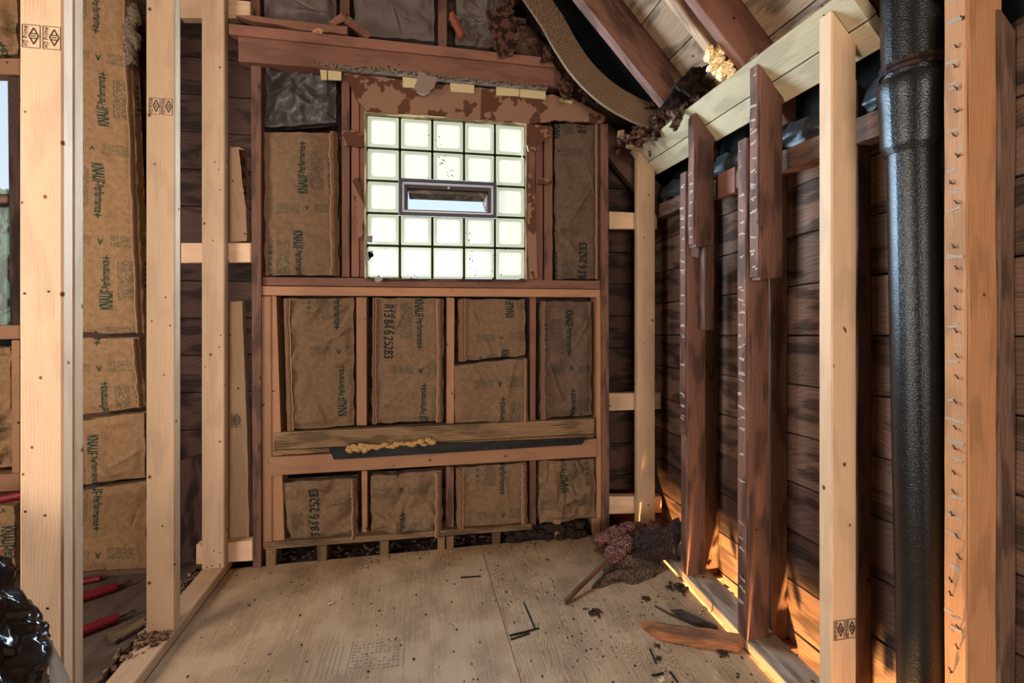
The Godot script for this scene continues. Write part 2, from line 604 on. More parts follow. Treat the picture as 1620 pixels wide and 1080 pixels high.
# kraft facing with its blue print; 0.4 m across, 0.8 m along
func kraft_tex(sd: int, stencil: String, stencil_x: float) -> ImageTexture:
	var w := 512
	var h := 1024
	var n1 := noise_of(sd, 0.02, 3)
	var n2 := noise_of(sd + 1, 0.30, 2)
	var data := PackedByteArray()
	data.resize(w * h * 3)
	var at := 0
	var r := RandomNumberGenerator.new()
	r.seed = sd
	for y in h:
		for x in w:
			var fl := n2.get_noise_2d(x, y * 0.8)
			var v := 0.86 + 0.06 * n1.get_noise_2d(x, y) - 0.55 * smoothstep(0.26, 0.6, fl) + r.randf_range(-0.03, 0.03)
			data[at] = int(clampf(v, 0, 1) * 255)
			data[at + 1] = int(clampf(v * 0.98, 0, 1) * 255)
			data[at + 2] = int(clampf(v * 0.95, 0, 1) * 255)
			at += 3
	var ink := Color(0.20, 0.38, 0.42)
	for half in 2:
		var flipy := half == 1
		var o := 512.0 * half
		var ang := PI / 2 if not flipy else -PI / 2
		var sx := 1.0 if not flipy else -1.0
		var cx := 300.0 if not flipy else 330.0
		# the maker's line, read down in one half and up in the other
		print_text(data, w, h, "KNAUF", Vector2(cx, o + 256 - 96 * sx), ang, 48, ink, 0.8, 108, 1.8)
		print_text(data, w, h, "Performance", Vector2(cx + 5 * sx, o + 256 + 45 * sx), ang, 32, ink, 0.75, 156, 1.0)
		fill_box(data, w, h, cx - 13, o + 256 + 138 * sx - 3, cx + 17, o + 256 + 138 * sx + 4, ink, 0.85)
		fill_box(data, w, h, cx - 1, o + 256 + 138 * sx - 15, cx + 6, o + 256 + 138 * sx + 16, ink, 0.85)
		# small type beside it
		for l in 9:
			for k in 26:
				if r.randf() < 0.8:
					var lx := cx - sx * (46 + l * 8.0)
					fill_box(data, w, h, lx, o + 130 + k * 8.5, lx + 4, o + 130 + k * 8.5 + r.randf_range(4, 8), ink, 0.55)
		# a row of signs
		for k in 6:
			var c := Vector2(cx - sx * 150, o + 150 + k * 32)
			if k % 2 == 0:
				fill_box(data, w, h, c.x - 9, c.y - 9, c.x + 9, c.y + 9, ink, 0.75)
				fill_box(data, w, h, c.x - 3, c.y - 5, c.x + 4, c.y + 5, Color(0.75, 0.72, 0.68), 0.7)
			else:
				for s in 16:
					var an := TAU * s / 16
					var c1 := c + Vector2(cos(an), sin(an)) * 9
					fill_box(data, w, h, c1.x - 2, c1.y - 2, c1.x + 2, c1.y + 2, ink, 0.5)
				fill_box(data, w, h, c.x - 2, c.y - 4, c.x + 2, c.y + 4, ink, 0.6)
		# an arrow and a block of small type between the lines
		print_text(data, w, h, "V" if flipy else "^", Vector2(cx - 20, o + 30), 0.0, 26, ink, 0.7, 0.0, 2.0)
		for l in 8:
			for k in 20:
				if r.randf() < 0.85:
					fill_box(data, w, h, cx + 22 + k * 6.4, o - 8 + l * 8, cx + 22 + k * 6.4 + r.randf_range(2.5, 5.5), o - 4 + l * 8, ink, 0.55)
					fill_box(data, w, h, cx - 180 + k * 6.0, o - 2 + l * 6, cx - 180 + k * 6.0 + r.randf_range(2.5, 5), o + 1 + l * 6, ink, 0.5)
	if stencil:
		print_text(data, w, h, stencil, Vector2(stencil_x, 300), PI / 2, 50, Color(0.16, 0.25, 0.28), 0.8, 320, 1.2)
	return to_tex(data, w, h)

# grey relief for heightmaps
func relief_tex(sd: int, f: float, oct: int, ridged := false) -> ImageTexture:
	var n := FastNoiseLite.new()
	n.seed = sd
	n.frequency = f
	n.fractal_octaves = oct
	n.noise_type = FastNoiseLite.TYPE_CELLULAR if ridged else FastNoiseLite.TYPE_SIMPLEX
	if ridged:
		n.cellular_return_type = FastNoiseLite.RETURN_DISTANCE2_SUB
	var im := n.get_seamless_image(512, 512)
	return ImageTexture.create_from_image(im)

# ---------------------------------------------------------------- materials
func mat(key: String, c: Color, texture := "", rough := 0.8, scale := Vector3.ONE, relief := "", deep := 0.0) -> StandardMaterial3D:
	if mats.has(key):
		return mats[key]
	var m := StandardMaterial3D.new()
	m.resource_name = key
	m.albedo_color = c
	m.roughness = rough
	m.metallic_specular = 0.35
	m.uv1_scale = scale
	if texture:
		m.albedo_texture = tex[texture]
	if relief:
		m.heightmap_enabled = true
		m.heightmap_texture = tex[relief]
		m.heightmap_scale = deep
	mats[key] = m
	return m

# one of four near tones of a timber
func timber(kind: String) -> StandardMaterial3D:
	var k := rng.randi() % 4
	var e: Array = TIMBER[kind]
	var c: Color = e[0]
	var f := 1.0 + (k - 1.5) * 0.055
	return mat("%s_%d" % [kind, k], Color(c.r * f, c.g * f, c.b * (f + (k % 2) * 0.02)), e[1], e[2])

const TIMBER := {
	"new_pine": [Color(0.83, 0.68, 0.535), "pine", 0.62],
	"orange_pine": [Color(0.61, 0.435, 0.31), "pine", 0.7],
	"red_timber": [Color(0.51, 0.34, 0.27), "plain", 0.75],
	"old_stud": [Color(0.49, 0.34, 0.275), "old", 0.75],
	"black_stud": [Color(0.46, 0.34, 0.27), "old", 0.85],
	"sheath": [Color(0.47, 0.35, 0.275), "sheath", 0.8],
	"sheath_stained": [Color(0.36, 0.26, 0.21), "sheath", 0.8],
	"sheath_dark": [Color(0.33, 0.235, 0.195), "sheath", 0.85],
	"gable": [Color(0.33, 0.235, 0.195), "sheath", 0.85],
	"plank_pale": [Color(0.70, 0.625, 0.49), "plain", 0.75],
	"roof": [Color(0.70, 0.56, 0.43), "old", 0.8],
	"treated": [Color(0.56, 0.44, 0.31), "treated", 0.75],
	"post": [Color(0.67, 0.475, 0.315), "plain", 0.7],
}

func _ready() -> void:
	rng.seed = 20240611
	set_view()
	make_textures()
	build_shell()
	build_floor()
	build_back_wall()
	build_window()
	build_left_wall()
	build_right_wall()
	build_roof()
	build_batts()
	build_top_details()
	build_pipe()
	build_left_things()
	build_floor_things()

func set_view() -> void:
	var cam := Camera3D.new()
	cam.name = "camera"
	cam.projection = Camera3D.PROJECTION_FRUSTUM
	cam.near = 0.05
	cam.far = 200.0
	cam.size = 2.0 * 0.05 * 540.0 / FOC
	cam.frustum_offset = Vector2(0.0, -0.05 * (540.0 - HY) / FOC)
	cam.position = Vector3(0, EYE, 0)
	cam.rotation.y = -TH
	add_child(cam)
	cam.current = true
	var we := WorldEnvironment.new()
	we.name = "surroundings"
	var env := Environment.new()
	env.tonemap_mode = Environment.TONE_MAPPER_LINEAR
	env.tonemap_exposure = 1.0
	env.background_mode = Environment.BG_SKY
	env.ambient_light_source = Environment.AMBIENT_SOURCE_DISABLED
	env.sdfgi_enabled = true
	env.ssao_enabled = true
	env.ssil_enabled = true
	var sk := ProceduralSkyMaterial.new()
	sk.sky_top_color = Color(0.74, 0.84, 0.96)
	sk.sky_horizon_color = Color(0.88, 0.93, 0.98)
	sk.ground_bottom_color = Color(0.45, 0.47, 0.42)
	sk.ground_horizon_color = Color(0.70, 0.74, 0.72)
	sk.energy_multiplier = 1.25
	var sky := Sky.new()
	sky.sky_material = sk
	env.sky = sky
	we.environment = env
	add_child(we)
	# daylight through the glass blocks
	area("glass_block_daylight", Vector3(0.088, 1.664, ZB + 0.012), Vector3(0, 0, 1), Vector2(0.74, 0.75), Color(0.76, 0.89, 1.0), 11.5)
	# added fill: an unseen wide window put behind the camera
	area("added_front_fill", Vector3(-0.1, 1.45, 4.12), Vector3(0, 0, -1), Vector2(2.4, 1.5), Color(1.0, 0.965, 0.92), 5.2)
	# added side fill: an unseen window put into the next room
	area("added_side_fill", Vector3(-2.52, 1.5, -0.4), Vector3(1, 0, 0), Vector2(1.2, 1.2), Color(1.0, 0.98, 0.95), 5.2)

func area(called: String, at: Vector3, towards: Vector3, size: Vector2, c: Color, e: float) -> void:
	var l := AreaLight3D.new()
	l.name = called
	l.area_size = size
	l.area_normalize_energy = false
	l.light_color = c
	l.light_energy = e
	l.shadow_enabled = true
	add_child(l)
	l.position = at
	l.look_at_from_position(at, at + towards, Vector3.UP)

func make_textures() -> void:
	tex["pine"] = wood_tex(11, 0.055, 0.06, 26, 0.05, 0.0, 16.0, 7.0)
	tex["old"] = wood_tex(23, 0.09, 0.20, 5, 0.22, 0.03)
	tex["sheath"] = wood_tex(37, 0.14, 0.22, 5, 0.32)
	tex["treated"] = wood_tex(41, 0.26, 0.22, 3, 0.2)
	tex["plain"] = wood_tex(45, 0.05, 0.10, 5, 0.10, 0.0, 20.0, 8.0)
	tex["ply_a"] = ply_tex(51, 0.07, 0.55)
	tex["ply_b"] = ply_tex(57, 0.17, 0.35)
	tex["kraft"] = kraft_tex(61, "", 0)
	tex["kraft_stencil"] = kraft_tex(63, "R13 84 6 25283", 120)
	tex["fleck"] = blotch_tex(69, Color(1, 0.97, 0.93), Color(0.50, 0.44, 0.40), 0.16, 0.18, 0.18, 0.12, 256, 256)
	tex["plaster"] = blotch_tex(71, Color(1, 0.97, 0.94), Color(0.66, 0.56, 0.50), 0.008, 0.02, 0.16, 0.05)
	tex["dirt"] = blotch_tex(73, Color(1, 0.96, 0.92), Color(0.6, 0.56, 0.52), 0.015, 0.25, 0.05, 0.10)
	tex["shred"] = blotch_tex(75, Color(1, 0.95, 0.9), Color(0.45, 0.38, 0.33), 0.05, 0.2, 0.05, 0.15, 256, 256)
	tex["foam"] = blotch_tex(77, Color(1, 1, 0.98), Color(0.85, 0.66, 0.30), 0.02, 0.2, 0.05, 0.04, 256, 256)
	tex["iron_relief"] = relief_tex(81, 0.03, 4)
	tex["crumple"] = relief_tex(83, 0.02, 3, true)
	tex["fibre"] = relief_tex(85, 0.08, 4)

func struct(called: String, label: String, category: String) -> Node3D:
	return thing(called, label, category, Vector3.ZERO, "", "structure")

# ---------------------------------------------------------------- the shell out of view
func build_shell() -> void:
	var m := mat("shell_wood", Color(0.58, 0.44, 0.33), "old", 0.85)
	var w := struct("wall_front", "brown timber wall behind the viewer with an unseen wide window added for fill", "wall")
	var mb := MB.new()
	for r in [[-2.6, -1.0, -1.3, 4.4], [1.1, -1.0, 1.5, 4.4], [-1.3, -1.0, 1.1, 0.7], [-1.3, 2.2, 1.1, 4.4]]:
		stick_in(mb, Vector3(r[0], r[1], 4.15), Vector3(r[2], r[3], 4.30))
	put("boarding", mb, m, w)
	var fr := MB.new()
	for r in [[-1.3, 0.7, -1.24, 2.2], [1.04, 0.7, 1.1, 2.2], [-1.24, 0.7, 1.04, 0.76], [-1.24, 2.14, 1.04, 2.2], [-0.13, 0.76, -0.07, 2.14]]:
		stick_in(fr, Vector3(r[0], r[1], 4.16), Vector3(r[2], r[3], 4.24))
	put("added_window_frame", fr, mat("white_paint", Color(0.85, 0.84, 0.80)), w)
	w = struct("wall_side", "brown timber outer wall of the neighbouring room with an unseen window added for fill", "wall")
	mb = MB.new()
	for r in [[-2.5, -1.0, -1.0, 4.4], [0.2, -1.0, 4.3, 4.4], [-1.0, -1.0, 0.2, 0.9], [-1.0, 2.1, 0.2, 4.4]]:
		stick_in(mb, Vector3(-2.70, r[1], r[0]), Vector3(-2.55, r[3], r[2]))
	put("boarding", mb, m, w)
	w = struct("floor_below", "dark floor of the storey below seen through gaps", "floor")
	put("slab", stick(Vector3(-2.7, -1.15, -2.5), Vector3(1.4, -1.0, 4.3)), mat("earth", Color(0.25, 0.2, 0.17), "dirt", 0.95), w)

# ---------------------------------------------------------------- floor
func build_floor() -> void:
	var f := struct("floor", "worn plywood subfloor with dust and scattered debris", "floor")
	# the right edge stops short of the bottom plate and leaves a slot to the storey below
	var a := MB.new()
	var tilt := 0.035
	var seam := func(z: float) -> float: return 0.243 + (z + 2.17) * 0.045
	var z0 := -2.205
	var z1 := 4.15
	sheet_floor(a, XL + 0.0, seam.call(z0) - 0.0015, seam.call(z1) - 0.0015, z0, z1, 1.2)
	put("plywood_sheet", a, mat("ply_a", Color(0.765, 0.64, 0.515), "ply_a", 0.62), f, "plywood sheet with pale dust patches and a faded ink stamp")
	var b := MB.new()
	sheet_floor(b, 0, 1.042, 1.042, z0, z1, 1.2, seam)
	put("plywood_sheet", b, mat("ply_b", Color(0.79, 0.665, 0.535), "ply_b", 0.62), f, "plywood sheet with wavy face grain beside the knee wall")
	# older, darker floor of the next room
	var c := MB.new()
	stick_in(c, Vector3(-2.6, -0.05, -2.42), Vector3(-1.02, -0.012, 4.15), 0.001)
	put("old_floor_panel", c, mat("old_floor", Color(0.40, 0.33, 0.275), "ply_a", 0.85), f, "dark grimy floor sheet in the next room")
	var d := MB.new()
	stick_in(d, Vector3(-1.02, -0.10, -2.42), Vector3(-0.84, -0.05, 4.15), 0.001)
	put("old_floor_panel", d, mat("old_floor", Color(0.42, 0.34, 0.28)), f)
	# ground under the framed wall
	put("sub_floor", stick(Vector3(-0.98, -0.05, -2.42), Vector3(1.0, -0.0185, -2.185), 0.0005), mat("sub_floor", Color(0.26, 0.2, 0.165), "dirt", 0.9), f)
	# joists under the knee wall, either side of the slot of light
	for z in [-2.16, -1.79, -1.385, -0.70, -0.3]:
		put("joist", stick(Vector3(0.2, -0.25, z - 0.02), Vector3(XS, -0.003, z + 0.02)), timber("old_stud"), f)
	put("joist", stick(Vector3(-0.93, -0.25, -2.40), Vector3(-0.845, -0.0185, 4.1)), timber("old_stud"), f)  # unseen filler added to stop bulb light leaking under the partition plate
	# faded stamp on the near sheet: rows of small type in two boxes
	var s := MB.new()
	var o := by(497, 1075, 0.0)
	for k in 11:
		for j in 9:
			if rng.randf() < 0.75:
				var x := o.x + 0.10 + k * 0.0145
				var z := o.z - 0.012 - j * 0.014
				stick_in(s, Vector3(x, 0.0, z - 0.003), Vector3(x + rng.randf_range(0.006, 0.012), 0.0004, z + 0.003), 0.0001)
	for k in 5:
		var x := o.x + k * 0.016
		stick_in(s, Vector3(x, 0.0, o.z - 0.13), Vector3(x + 0.003, 0.0004, o.z - 0.01 + 0.012 * (k % 3)), 0.0001)
	for k in 2:
		var x := o.x + 0.092 + k * 0.175
		stick_in(s, Vector3(x, 0.0, o.z - 0.15), Vector3(x + 0.003, 0.0004, o.z), 0.0001)
	put("ink_stamp", s, mat("floor_ink", Color(0.50, 0.42, 0.35)), f)
	# warm bulbs of the storey below, whose light comes up through the slot beside the plate
	for z in [-1.6, -1.13]:
		var t := thing("ceiling_bulb", "bare warm bulb under the floor beside the knee wall", "bulb", Vector3(0.985, -0.66, z), "bare bulbs under the floor")
		var bm := MB.new()
		blob(bm, Vector3(0.985, -0.60, z), Vector3(0.03, 0.04, 0.03), 0.0, 1, 1, 16, 10)
		var gm := StandardMaterial3D.new()
		gm.albedo_color = Color(1, 0.9, 0.7)
		gm.emission_enabled = true
		gm.emission = Color(1.0, 0.78, 0.45)
		gm.emission_energy_multiplier = 3.0
		put("bulb_glass", bm, gm, t)
		var so := MB.new()
		tube(so, [Vector3(0.985, -0.66, z), Vector3(0.985, -0.635, z)], [0.02, 0.018], 16)
		put("socket", so, mat("porcelain", Color(0.8, 0.78, 0.72)), t)
		var l := OmniLight3D.new()
		l.name = "bulb_light"
		l.light_color = Color(1.0, 0.76, 0.48)
		l.light_energy = 13.0
		l.light_size = 0.03
		l.omni_range = 12.0
		l.omni_attenuation = 2.0
		l.shadow_enabled = true
		t.add_child(l)
		l.position = Vector3(0, 0.06, 0)

func sheet_floor(mb: MB, x0: float, xa: float, xb: float, z0: float, z1: float, span: float, left = null) -> void:
	var l0: float = left.call(z0) + 0.0015 if left != null else x0
	var l1: float = left.call(z1) + 0.0015 if left != null else x0
	var P := [Vector3(l0, 0, z0), Vector3(xa, 0, z0), Vector3(xb, 0, z1), Vector3(l1, 0, z1)]
	var d := Vector3(0, -0.018, 0)
	var c := Vector3((l0 + xa) / 2, -0.009, 0)
	var uv := func(p: Vector3) -> Vector2: return Vector2(p.x / 0.9, p.z / span)
	mb.quad(P[0], P[1], P[2], P[3], uv.call(P[0]), uv.call(P[1]), uv.call(P[2]), uv.call(P[3]), c)
	mb.quad(P[0] + d, P[1] + d, P[2] + d, P[3] + d, uv.call(P[0]), uv.call(P[1]), uv.call(P[2]), uv.call(P[3]), c)
	for i in 4:
		var j := (i + 1) % 4
		mb.quad(P[i], P[j], P[j] + d, P[i] + d, uv.call(P[i]), uv.call(P[j]), uv.call(P[j]), uv.call(P[i]), c)

# ---------------------------------------------------------------- back wall
# front corners from pixels on the plane z
func px_board(w: Node3D, called: String, kind: String, x0: float, y0: float, x1: float, y1: float, x2: float, y2: float, x3: float, y3: float, z: float, deep: float, along_x: bool, label := "") -> MeshInstance3D:
	return put(called, board4(bz(x0, y0, z), bz(x1, y1, z), bz(x2, y2, z), bz(x3, y3, z), Vector3(0, 0, -deep), along_x), timber(kind), w, label)

func build_back_wall() -> void:
	var w := struct("wall_back", "open gable wall of timber framing with paper-faced insulation and a glass-block window", "wall")
	# outer boards, leaving the window open
	var y := -1.0
	var k := 0
	while y < 4.2:
		var h := 0.175
		var top := y + h - 0.004
		var kinds := ["gable", "gable", "sheath_dark"]
		for s in [[-2.6, -0.98], [-0.98, -0.302], [-0.302, 0.475], [0.475, 1.5]]:
			if s[0] == -0.302 and top > 1.27 and y < 2.05:
				continue
			if s[0] == -2.6 and top > 1.05 and y < 2.2:
				put("outer_board", stick(Vector3(-1.70, y, -2.40), Vector3(-0.982, top, -2.38), 0.002), timber("gable"), w)
				put("outer_board", stick(Vector3(-2.6, y, -2.40), Vector3(-1.95, top, -2.38), 0.002), timber("gable"), w)
				continue
			var kind := "gable" if s[0] < -0.99 else "sheath_dark"
			if s[0] == -0.98 or s[0] == -0.302:
				kind = "sheath_dark"
			put("outer_board", stick(Vector3(s[0], y, -2.40 - (k % 2) * 0.002), Vector3(s[1] - 0.002, top, -2.38 - (k % 2) * 0.002), 0.002), timber(kind), w)
		y += h
		k += 1
	put("building_paper", stick(Vector3(-1.70, -1.0, -2.43), Vector3(-0.30, 4.3, -2.41), 0.001), mat("felt", Color(0.06, 0.06, 0.065), "", 0.9), w)
	put("building_paper", stick(Vector3(0.475, -1.0, -2.43), Vector3(1.5, 4.3, -2.41), 0.001), mat("felt", Color(0.06, 0.06, 0.065)), w)
	put("building_paper", stick(Vector3(-0.30, -1.0, -2.43), Vector3(0.475, 1.27, -2.41), 0.001), mat("felt", Color(0.06, 0.06, 0.065)), w)
	put("building_paper", stick(Vector3(-0.30, 2.06, -2.43), Vector3(0.475, 4.3, -2.41), 0.001), mat("felt", Color(0.06, 0.06, 0.065)), w)
	put("building_paper", stick(Vector3(-2.7, -1.0, -2.43), Vector3(-1.70, 1.04, -2.41), 0.001), mat("felt", Color(0.06, 0.06, 0.065)), w)
	put("building_paper", stick(Vector3(-2.7, 1.04, -2.43), Vector3(-1.95, 2.2, -2.41), 0.001), mat("felt", Color(0.06, 0.06, 0.065)), w)
	put("building_paper", stick(Vector3(-2.7, 2.2, -2.43), Vector3(-1.70, 4.3, -2.41), 0.001), mat("felt", Color(0.06, 0.06, 0.065)), w)
	# end posts
	px_board(w, "stud", "old_stud", 397, 90, 413, 90, 413, 905, 400, 908, -2.19, 0.089, false, "dark brown stud at the end of the framing")
	px_board(w, "stud", "orange_pine", 413.5, 468.5, 428, 468.5, 430, 868, 416, 868, ZB, 0.089, false)
	px_board(w, "stud", "orange_pine", 428.5, 468, 437, 468, 450, 858, 430, 862, ZB - 0.006, 0.080, false)
	px_board(w, "stud", "orange_pine", 944, 468, 950, 468, 952, 840, 944, 840, ZB - 0.004, 0.085, false)
	px_board(w, "stud", "old_stud", 950.5, 195, 962, 195, 964, 850, 952.5, 850, -2.19, 0.089, false, "rough dark stud at the end of the framing by the knee wall")
	# studs between the batts of the middle row
	px_board(w, "stud", "orange_pine", 563.5, 470, 580, 470, 580, 673, 564, 673, ZB - 0.012, 0.075, false)
	px_board(w, "stud", "orange_pine", 706.5, 470, 719, 471, 718, 670, 706, 670, ZB - 0.02, 0.07, false)
	px_board(w, "stud", "red_timber", 838.5, 470, 848, 470, 847, 668, 838.5, 668, ZB - 0.02, 0.07, false)
	# studs of the bottom row
	px_board(w, "stud", "orange_pine", 572, 745, 581, 745, 581, 854, 573, 854, ZB - 0.03, 0.06, false)
	px_board(w, "stud", "old_stud", 705.5, 738, 718, 738, 718, 846, 705.5, 846, ZB - 0.02, 0.07, false)
	px_board(w, "stud", "old_stud", 838, 728, 848, 727, 848, 834, 838, 834, ZB - 0.02, 0.07, false)
	# rails under the window
	px_board(w, "rail", "red_timber", 415, 438, 950, 444, 950, 457, 415, 451, ZB - 0.006, 0.08, true)
	px_board(w, "rail", "orange_pine", 413, 452.5, 950, 458, 950, 470, 414, 467, ZB, 0.089, true)
	# treated board, dark steel strip and rail above the bottom row
	px_board(w, "treated_board", "treated", 432, 684, 941, 662, 941, 687, 432, 713, ZB - 0.005, 0.05, true, "greenish brown pressure-treated board with strong grain")
	px_board(w, "treated_board", "treated", 432, 713.5, 941, 687.5, 939, 692, 432, 720, ZB + 0.018, 0.03, true)
	px_board(w, "rail", "orange_pine", 428, 723, 945, 694, 945, 722, 428, 752, ZB + 0.012, 0.09, true, "orange pine rail above the bottom row of insulation")
	# bottom plate and the short blocks under it
	px_board(w, "bottom_plate", "treated", 418, 859, 842, 829, 842, 837, 418, 869, ZB + 0.01, 0.10, true)
	for b in [[420, 869.5, 437, 868.5, 437, 900, 421, 902], [501, 863.5, 517, 862.5, 517, 892, 502, 893], [600, 856.5, 615, 855.5, 615, 882, 601, 883], [692, 850, 704, 849, 704, 874, 693, 875], [706, 849, 718, 848, 718, 872, 707, 873], [779, 843, 792, 842, 792, 865, 780, 866], [875, 822, 888, 822, 887, 852, 878, 853], [937, 820, 950, 820, 950, 846, 938, 847]]:
		px_board(w, "foot_block", "treated" if b[0] < 860 else "orange_pine", b[0], b[1], b[2], b[3], b[4], b[5], b[6], b[7], ZB + 0.004, 0.08, false)
	# studs beside the window
	px_board(w, "stud", "old_stud", 540, 110, 553, 111, 553, 438, 541, 438, ZB - 0.012, 0.075, false)
	px_board(w, "stud", "red_timber", 556, 112, 568, 113, 568, 438, 556, 438, ZB - 0.010, 0.075, false)
	px_board(w, "stud", "red_timber", 569.5, 150, 578.5, 150, 577, 438, 569.5, 438, ZB - 0.012, 0.075, false)
	px_board(w, "stud", "red_timber", 833, 198, 846, 199, 846, 446, 833, 446, ZB - 0.012, 0.075, false)
	px_board(w, "stud", "red_timber", 847, 199, 858.5, 200, 858.5, 446, 847, 446, ZB - 0.010, 0.075, false)
	px_board(w, "stud", "old_stud", 861, 200, 874, 201, 874, 446, 861, 446, ZB - 0.012, 0.075, false)
	px_board(w, "rail", "red_timber", 540, 150, 872, 172, 872, 196, 833, 194, ZB - 0.03, 0.06, true)
	px_board(w, "rail", "old_stud", 545, 440.5, 900, 444, 900, 446, 545, 443, ZB - 0.02, 0.06, true)
	# header and the ledge above it
	px_board(w, "header", "red_timber", 376, 55, 878, 104, 886, 137, 377, 97, ZB + 0.04, 0.075, true, "reddish header beam above the window with nail marks")
	px_board(w, "ledge", "red_timber", 361, 37, 872, 92, 880, 107, 362, 54, ZB + 0.052, 0.09, true, "reddish ledge board along the header")
	# uprights above the header
	px_board(w, "stud", "old_stud", 397, -40, 411, -40, 411, 40, 397, 38, -2.27, 0.08, false)
	px_board(w, "stud", "old_stud", 538, -40, 553, -40, 553, 60, 538, 60, -2.27, 0.08, false)
	px_board(w, "stud", "old_stud", 693, -40, 707, -40, 707, 75, 693, 75, -2.27, 0.08, false)
	# gable rafter in the corner
	var g := MB.new()
	lumber(g, Vector3(0.45, roof_y(0.45) - 0.05, -2.31), Vector3(1.22, roof_y(1.22) - 0.05, -2.31), Vector3(PITCH, 1, 0), 0.13, 0.045)
	put("rafter", g, timber("black_stud"), w, "dark rafter against the gable")

# ---------------------------------------------------------------- glass-block window with a hopper vent
func build_window() -> void:
	var w := struct("window_1", "glass-block window of five rows with a small dark vent in the middle", "window")
	var x0 := -0.288
	var x1 := 0.462
	var y0 := 1.286
	var y1 := 2.040
	var zf := ZB - 0.004
	var px := (x1 - x0) / 5
	var py := (y1 - y0) / 5
	var pane := StandardMaterial3D.new()
	pane.resource_name = "window_pane_glow"
	pane.albedo_color = Color(0.75, 0.78, 0.75)
	pane.roughness = 0.15
	pane.emission_enabled = true
	pane.emission = Color(0.97, 0.985, 0.955)
	pane.emission_energy_multiplier = 0.60
	var rim := StandardMaterial3D.new()
	rim.resource_name = "window_rim_glow"
	rim.albedo_color = Color(0.62, 0.66, 0.58)
	rim.roughness = 0.12
	rim.emission_enabled = true
	rim.emission = Color(0.90, 0.93, 0.84)
	rim.emission_energy_multiplier = 0.46
	var bev := StandardMaterial3D.new()
	bev.resource_name = "window_bevel_glow"
	bev.albedo_color = Color(0.5, 0.54, 0.46)
	bev.roughness = 0.1
	bev.emission_enabled = true
	bev.emission = Color(0.80, 0.83, 0.74)
	bev.emission_energy_multiplier = 0.34
	var am := block_mesh(px - 0.011, py - 0.011, rim, bev, pane)
	for j in 5:
		for i in 5:
			if j == 2 and i in [1, 2, 3]:
				continue
			var o := MeshInstance3D.new()
			o.name = "glass_block"
			o.mesh = am
			w.add_child(o, true)
			o.position = Vector3(x0 + (i + 0.5) * px, y0 + (j + 0.5) * py, zf - 0.002 * rng.randf())
	# joints
	var mo := MB.new()
	for i in range(1, 5):
		for s in ([[y0, y1]] if i in [1, 4] else [[y0, y0 + 2 * py], [y0 + 3 * py, y1]]):
			stick_in(mo, Vector3(x0 + i * px - 0.0055, s[0], zf - 0.07), Vector3(x0 + i * px + 0.0055, s[1], zf - 0.006), 0.001)
	for j in range(1, 5):
		for s in ([[x0, x1]] if j in [1, 4] else [[x0, x0 + px], [x0 + 4 * px, x1]]):
			stick_in(mo, Vector3(s[0], y0 + j * py - 0.0055, zf - 0.07), Vector3(s[1], y0 + j * py + 0.0055, zf - 0.006), 0.001)
	put("mortar_joints", mo, mat("mortar", Color(0.16, 0.15, 0.12), "dirt", 0.9), w)
	# thin pale channel round the blocks
	for r in [[x0 - 0.007, y1, x1 + 0.004, y1 + 0.012], [x0 - 0.008, y0, x0 - 0.001, y1]]:
		put("channel", stick(Vector3(r[0], r[1], zf - 0.07), Vector3(r[2], r[3], zf + 0.012), 0.001), mat("channel", Color(0.80, 0.76, 0.62), "dirt", 0.5), w)
	put("channel", stick(Vector3(x1 + 0.001, y0, zf - 0.07), Vector3(x1 + 0.006, y1, zf + 0.002), 0.001), mat("channel", Color(0.80, 0.76, 0.62)), w)
	put("sill_strip", stick(Vector3(x0, y0 - 0.014, zf - 0.07), Vector3(x1, y0 - 0.001, zf + 0.01), 0.001), mat("sill_strip", Color(0.36, 0.27, 0.22), "dirt", 0.8), w)
	# paint specks on the glass
	var sp := MB.new()
	for s in [[690, 220, 14, 34], [700, 255, 10, 8], [710, 275, 8, 14], [740, 372, 5, 18], [745, 410, 8, 20], [790, 402, 20, 12], [760, 430, 40, 5], [650, 436, 14, 3]]:
		for k in 9:
			var p := bz(s[0] + rng.randfn(0, s[2] * 0.5), s[1] + rng.randfn(0, s[3] * 0.5), zf - 0.003)
			if absf(p.y - 1.663) < 0.08 and absf(p.x - 0.088) < 0.24:
				continue
			chip(sp, p, Vector3(rng.randf_range(0.002, 0.007), rng.randf_range(0.002, 0.008), 0.004), 0.0)
	put("paint_specks", sp, mat("dark_paint", Color(0.07, 0.06, 0.05)), w).set_meta("kind", "stuff")
	# the vent
	var dark := mat("vent_bronze", Color(0.25, 0.22, 0.22), "", 0.45)
	var alu := mat("vent_metal", Color(0.62, 0.58, 0.56), "", 0.35)
	alu.metallic = 0.5
	var vx0 := x0 + px - 0.006
	var vx1 := x0 + 4 * px + 0.006
	var vy0 := y0 + 2 * py - 0.012
	var vy1 := y0 + 3 * py + 0.012
	var zt := zf + 0.020
	frame_parts(w, "vent_frame", vx0, vy0, vx1, vy1, 0.020, zf - 0.075, zt, dark)
	frame_parts(w, "vent_liner", vx0 + 0.020, vy0 + 0.020, vx1 - 0.020, vy1 - 0.020, 0.008, zf - 0.07, zt - 0.008, alu)
	frame_parts(w, "vent_stop", vx0 + 0.028, vy0 + 0.022, vx1 - 0.028, vy1 - 0.028, 0.012, zf - 0.07, zt - 0.022, dark)
	# sash hinged at the top, swung outwards
	var s0 := Vector3(0, vy1 - 0.045, zf - 0.045)
	var s1 := Vector3(0, vy1 - 0.052, zf - 0.15)
	var sash := MB.new()
	lumber(sash, Vector3(vx0 + 0.045, s0.y, s0.z), Vector3(vx1 - 0.045, s0.y, s0.z), Vector3(0, 1, 0.2), 0.022, 0.014, 0.002)
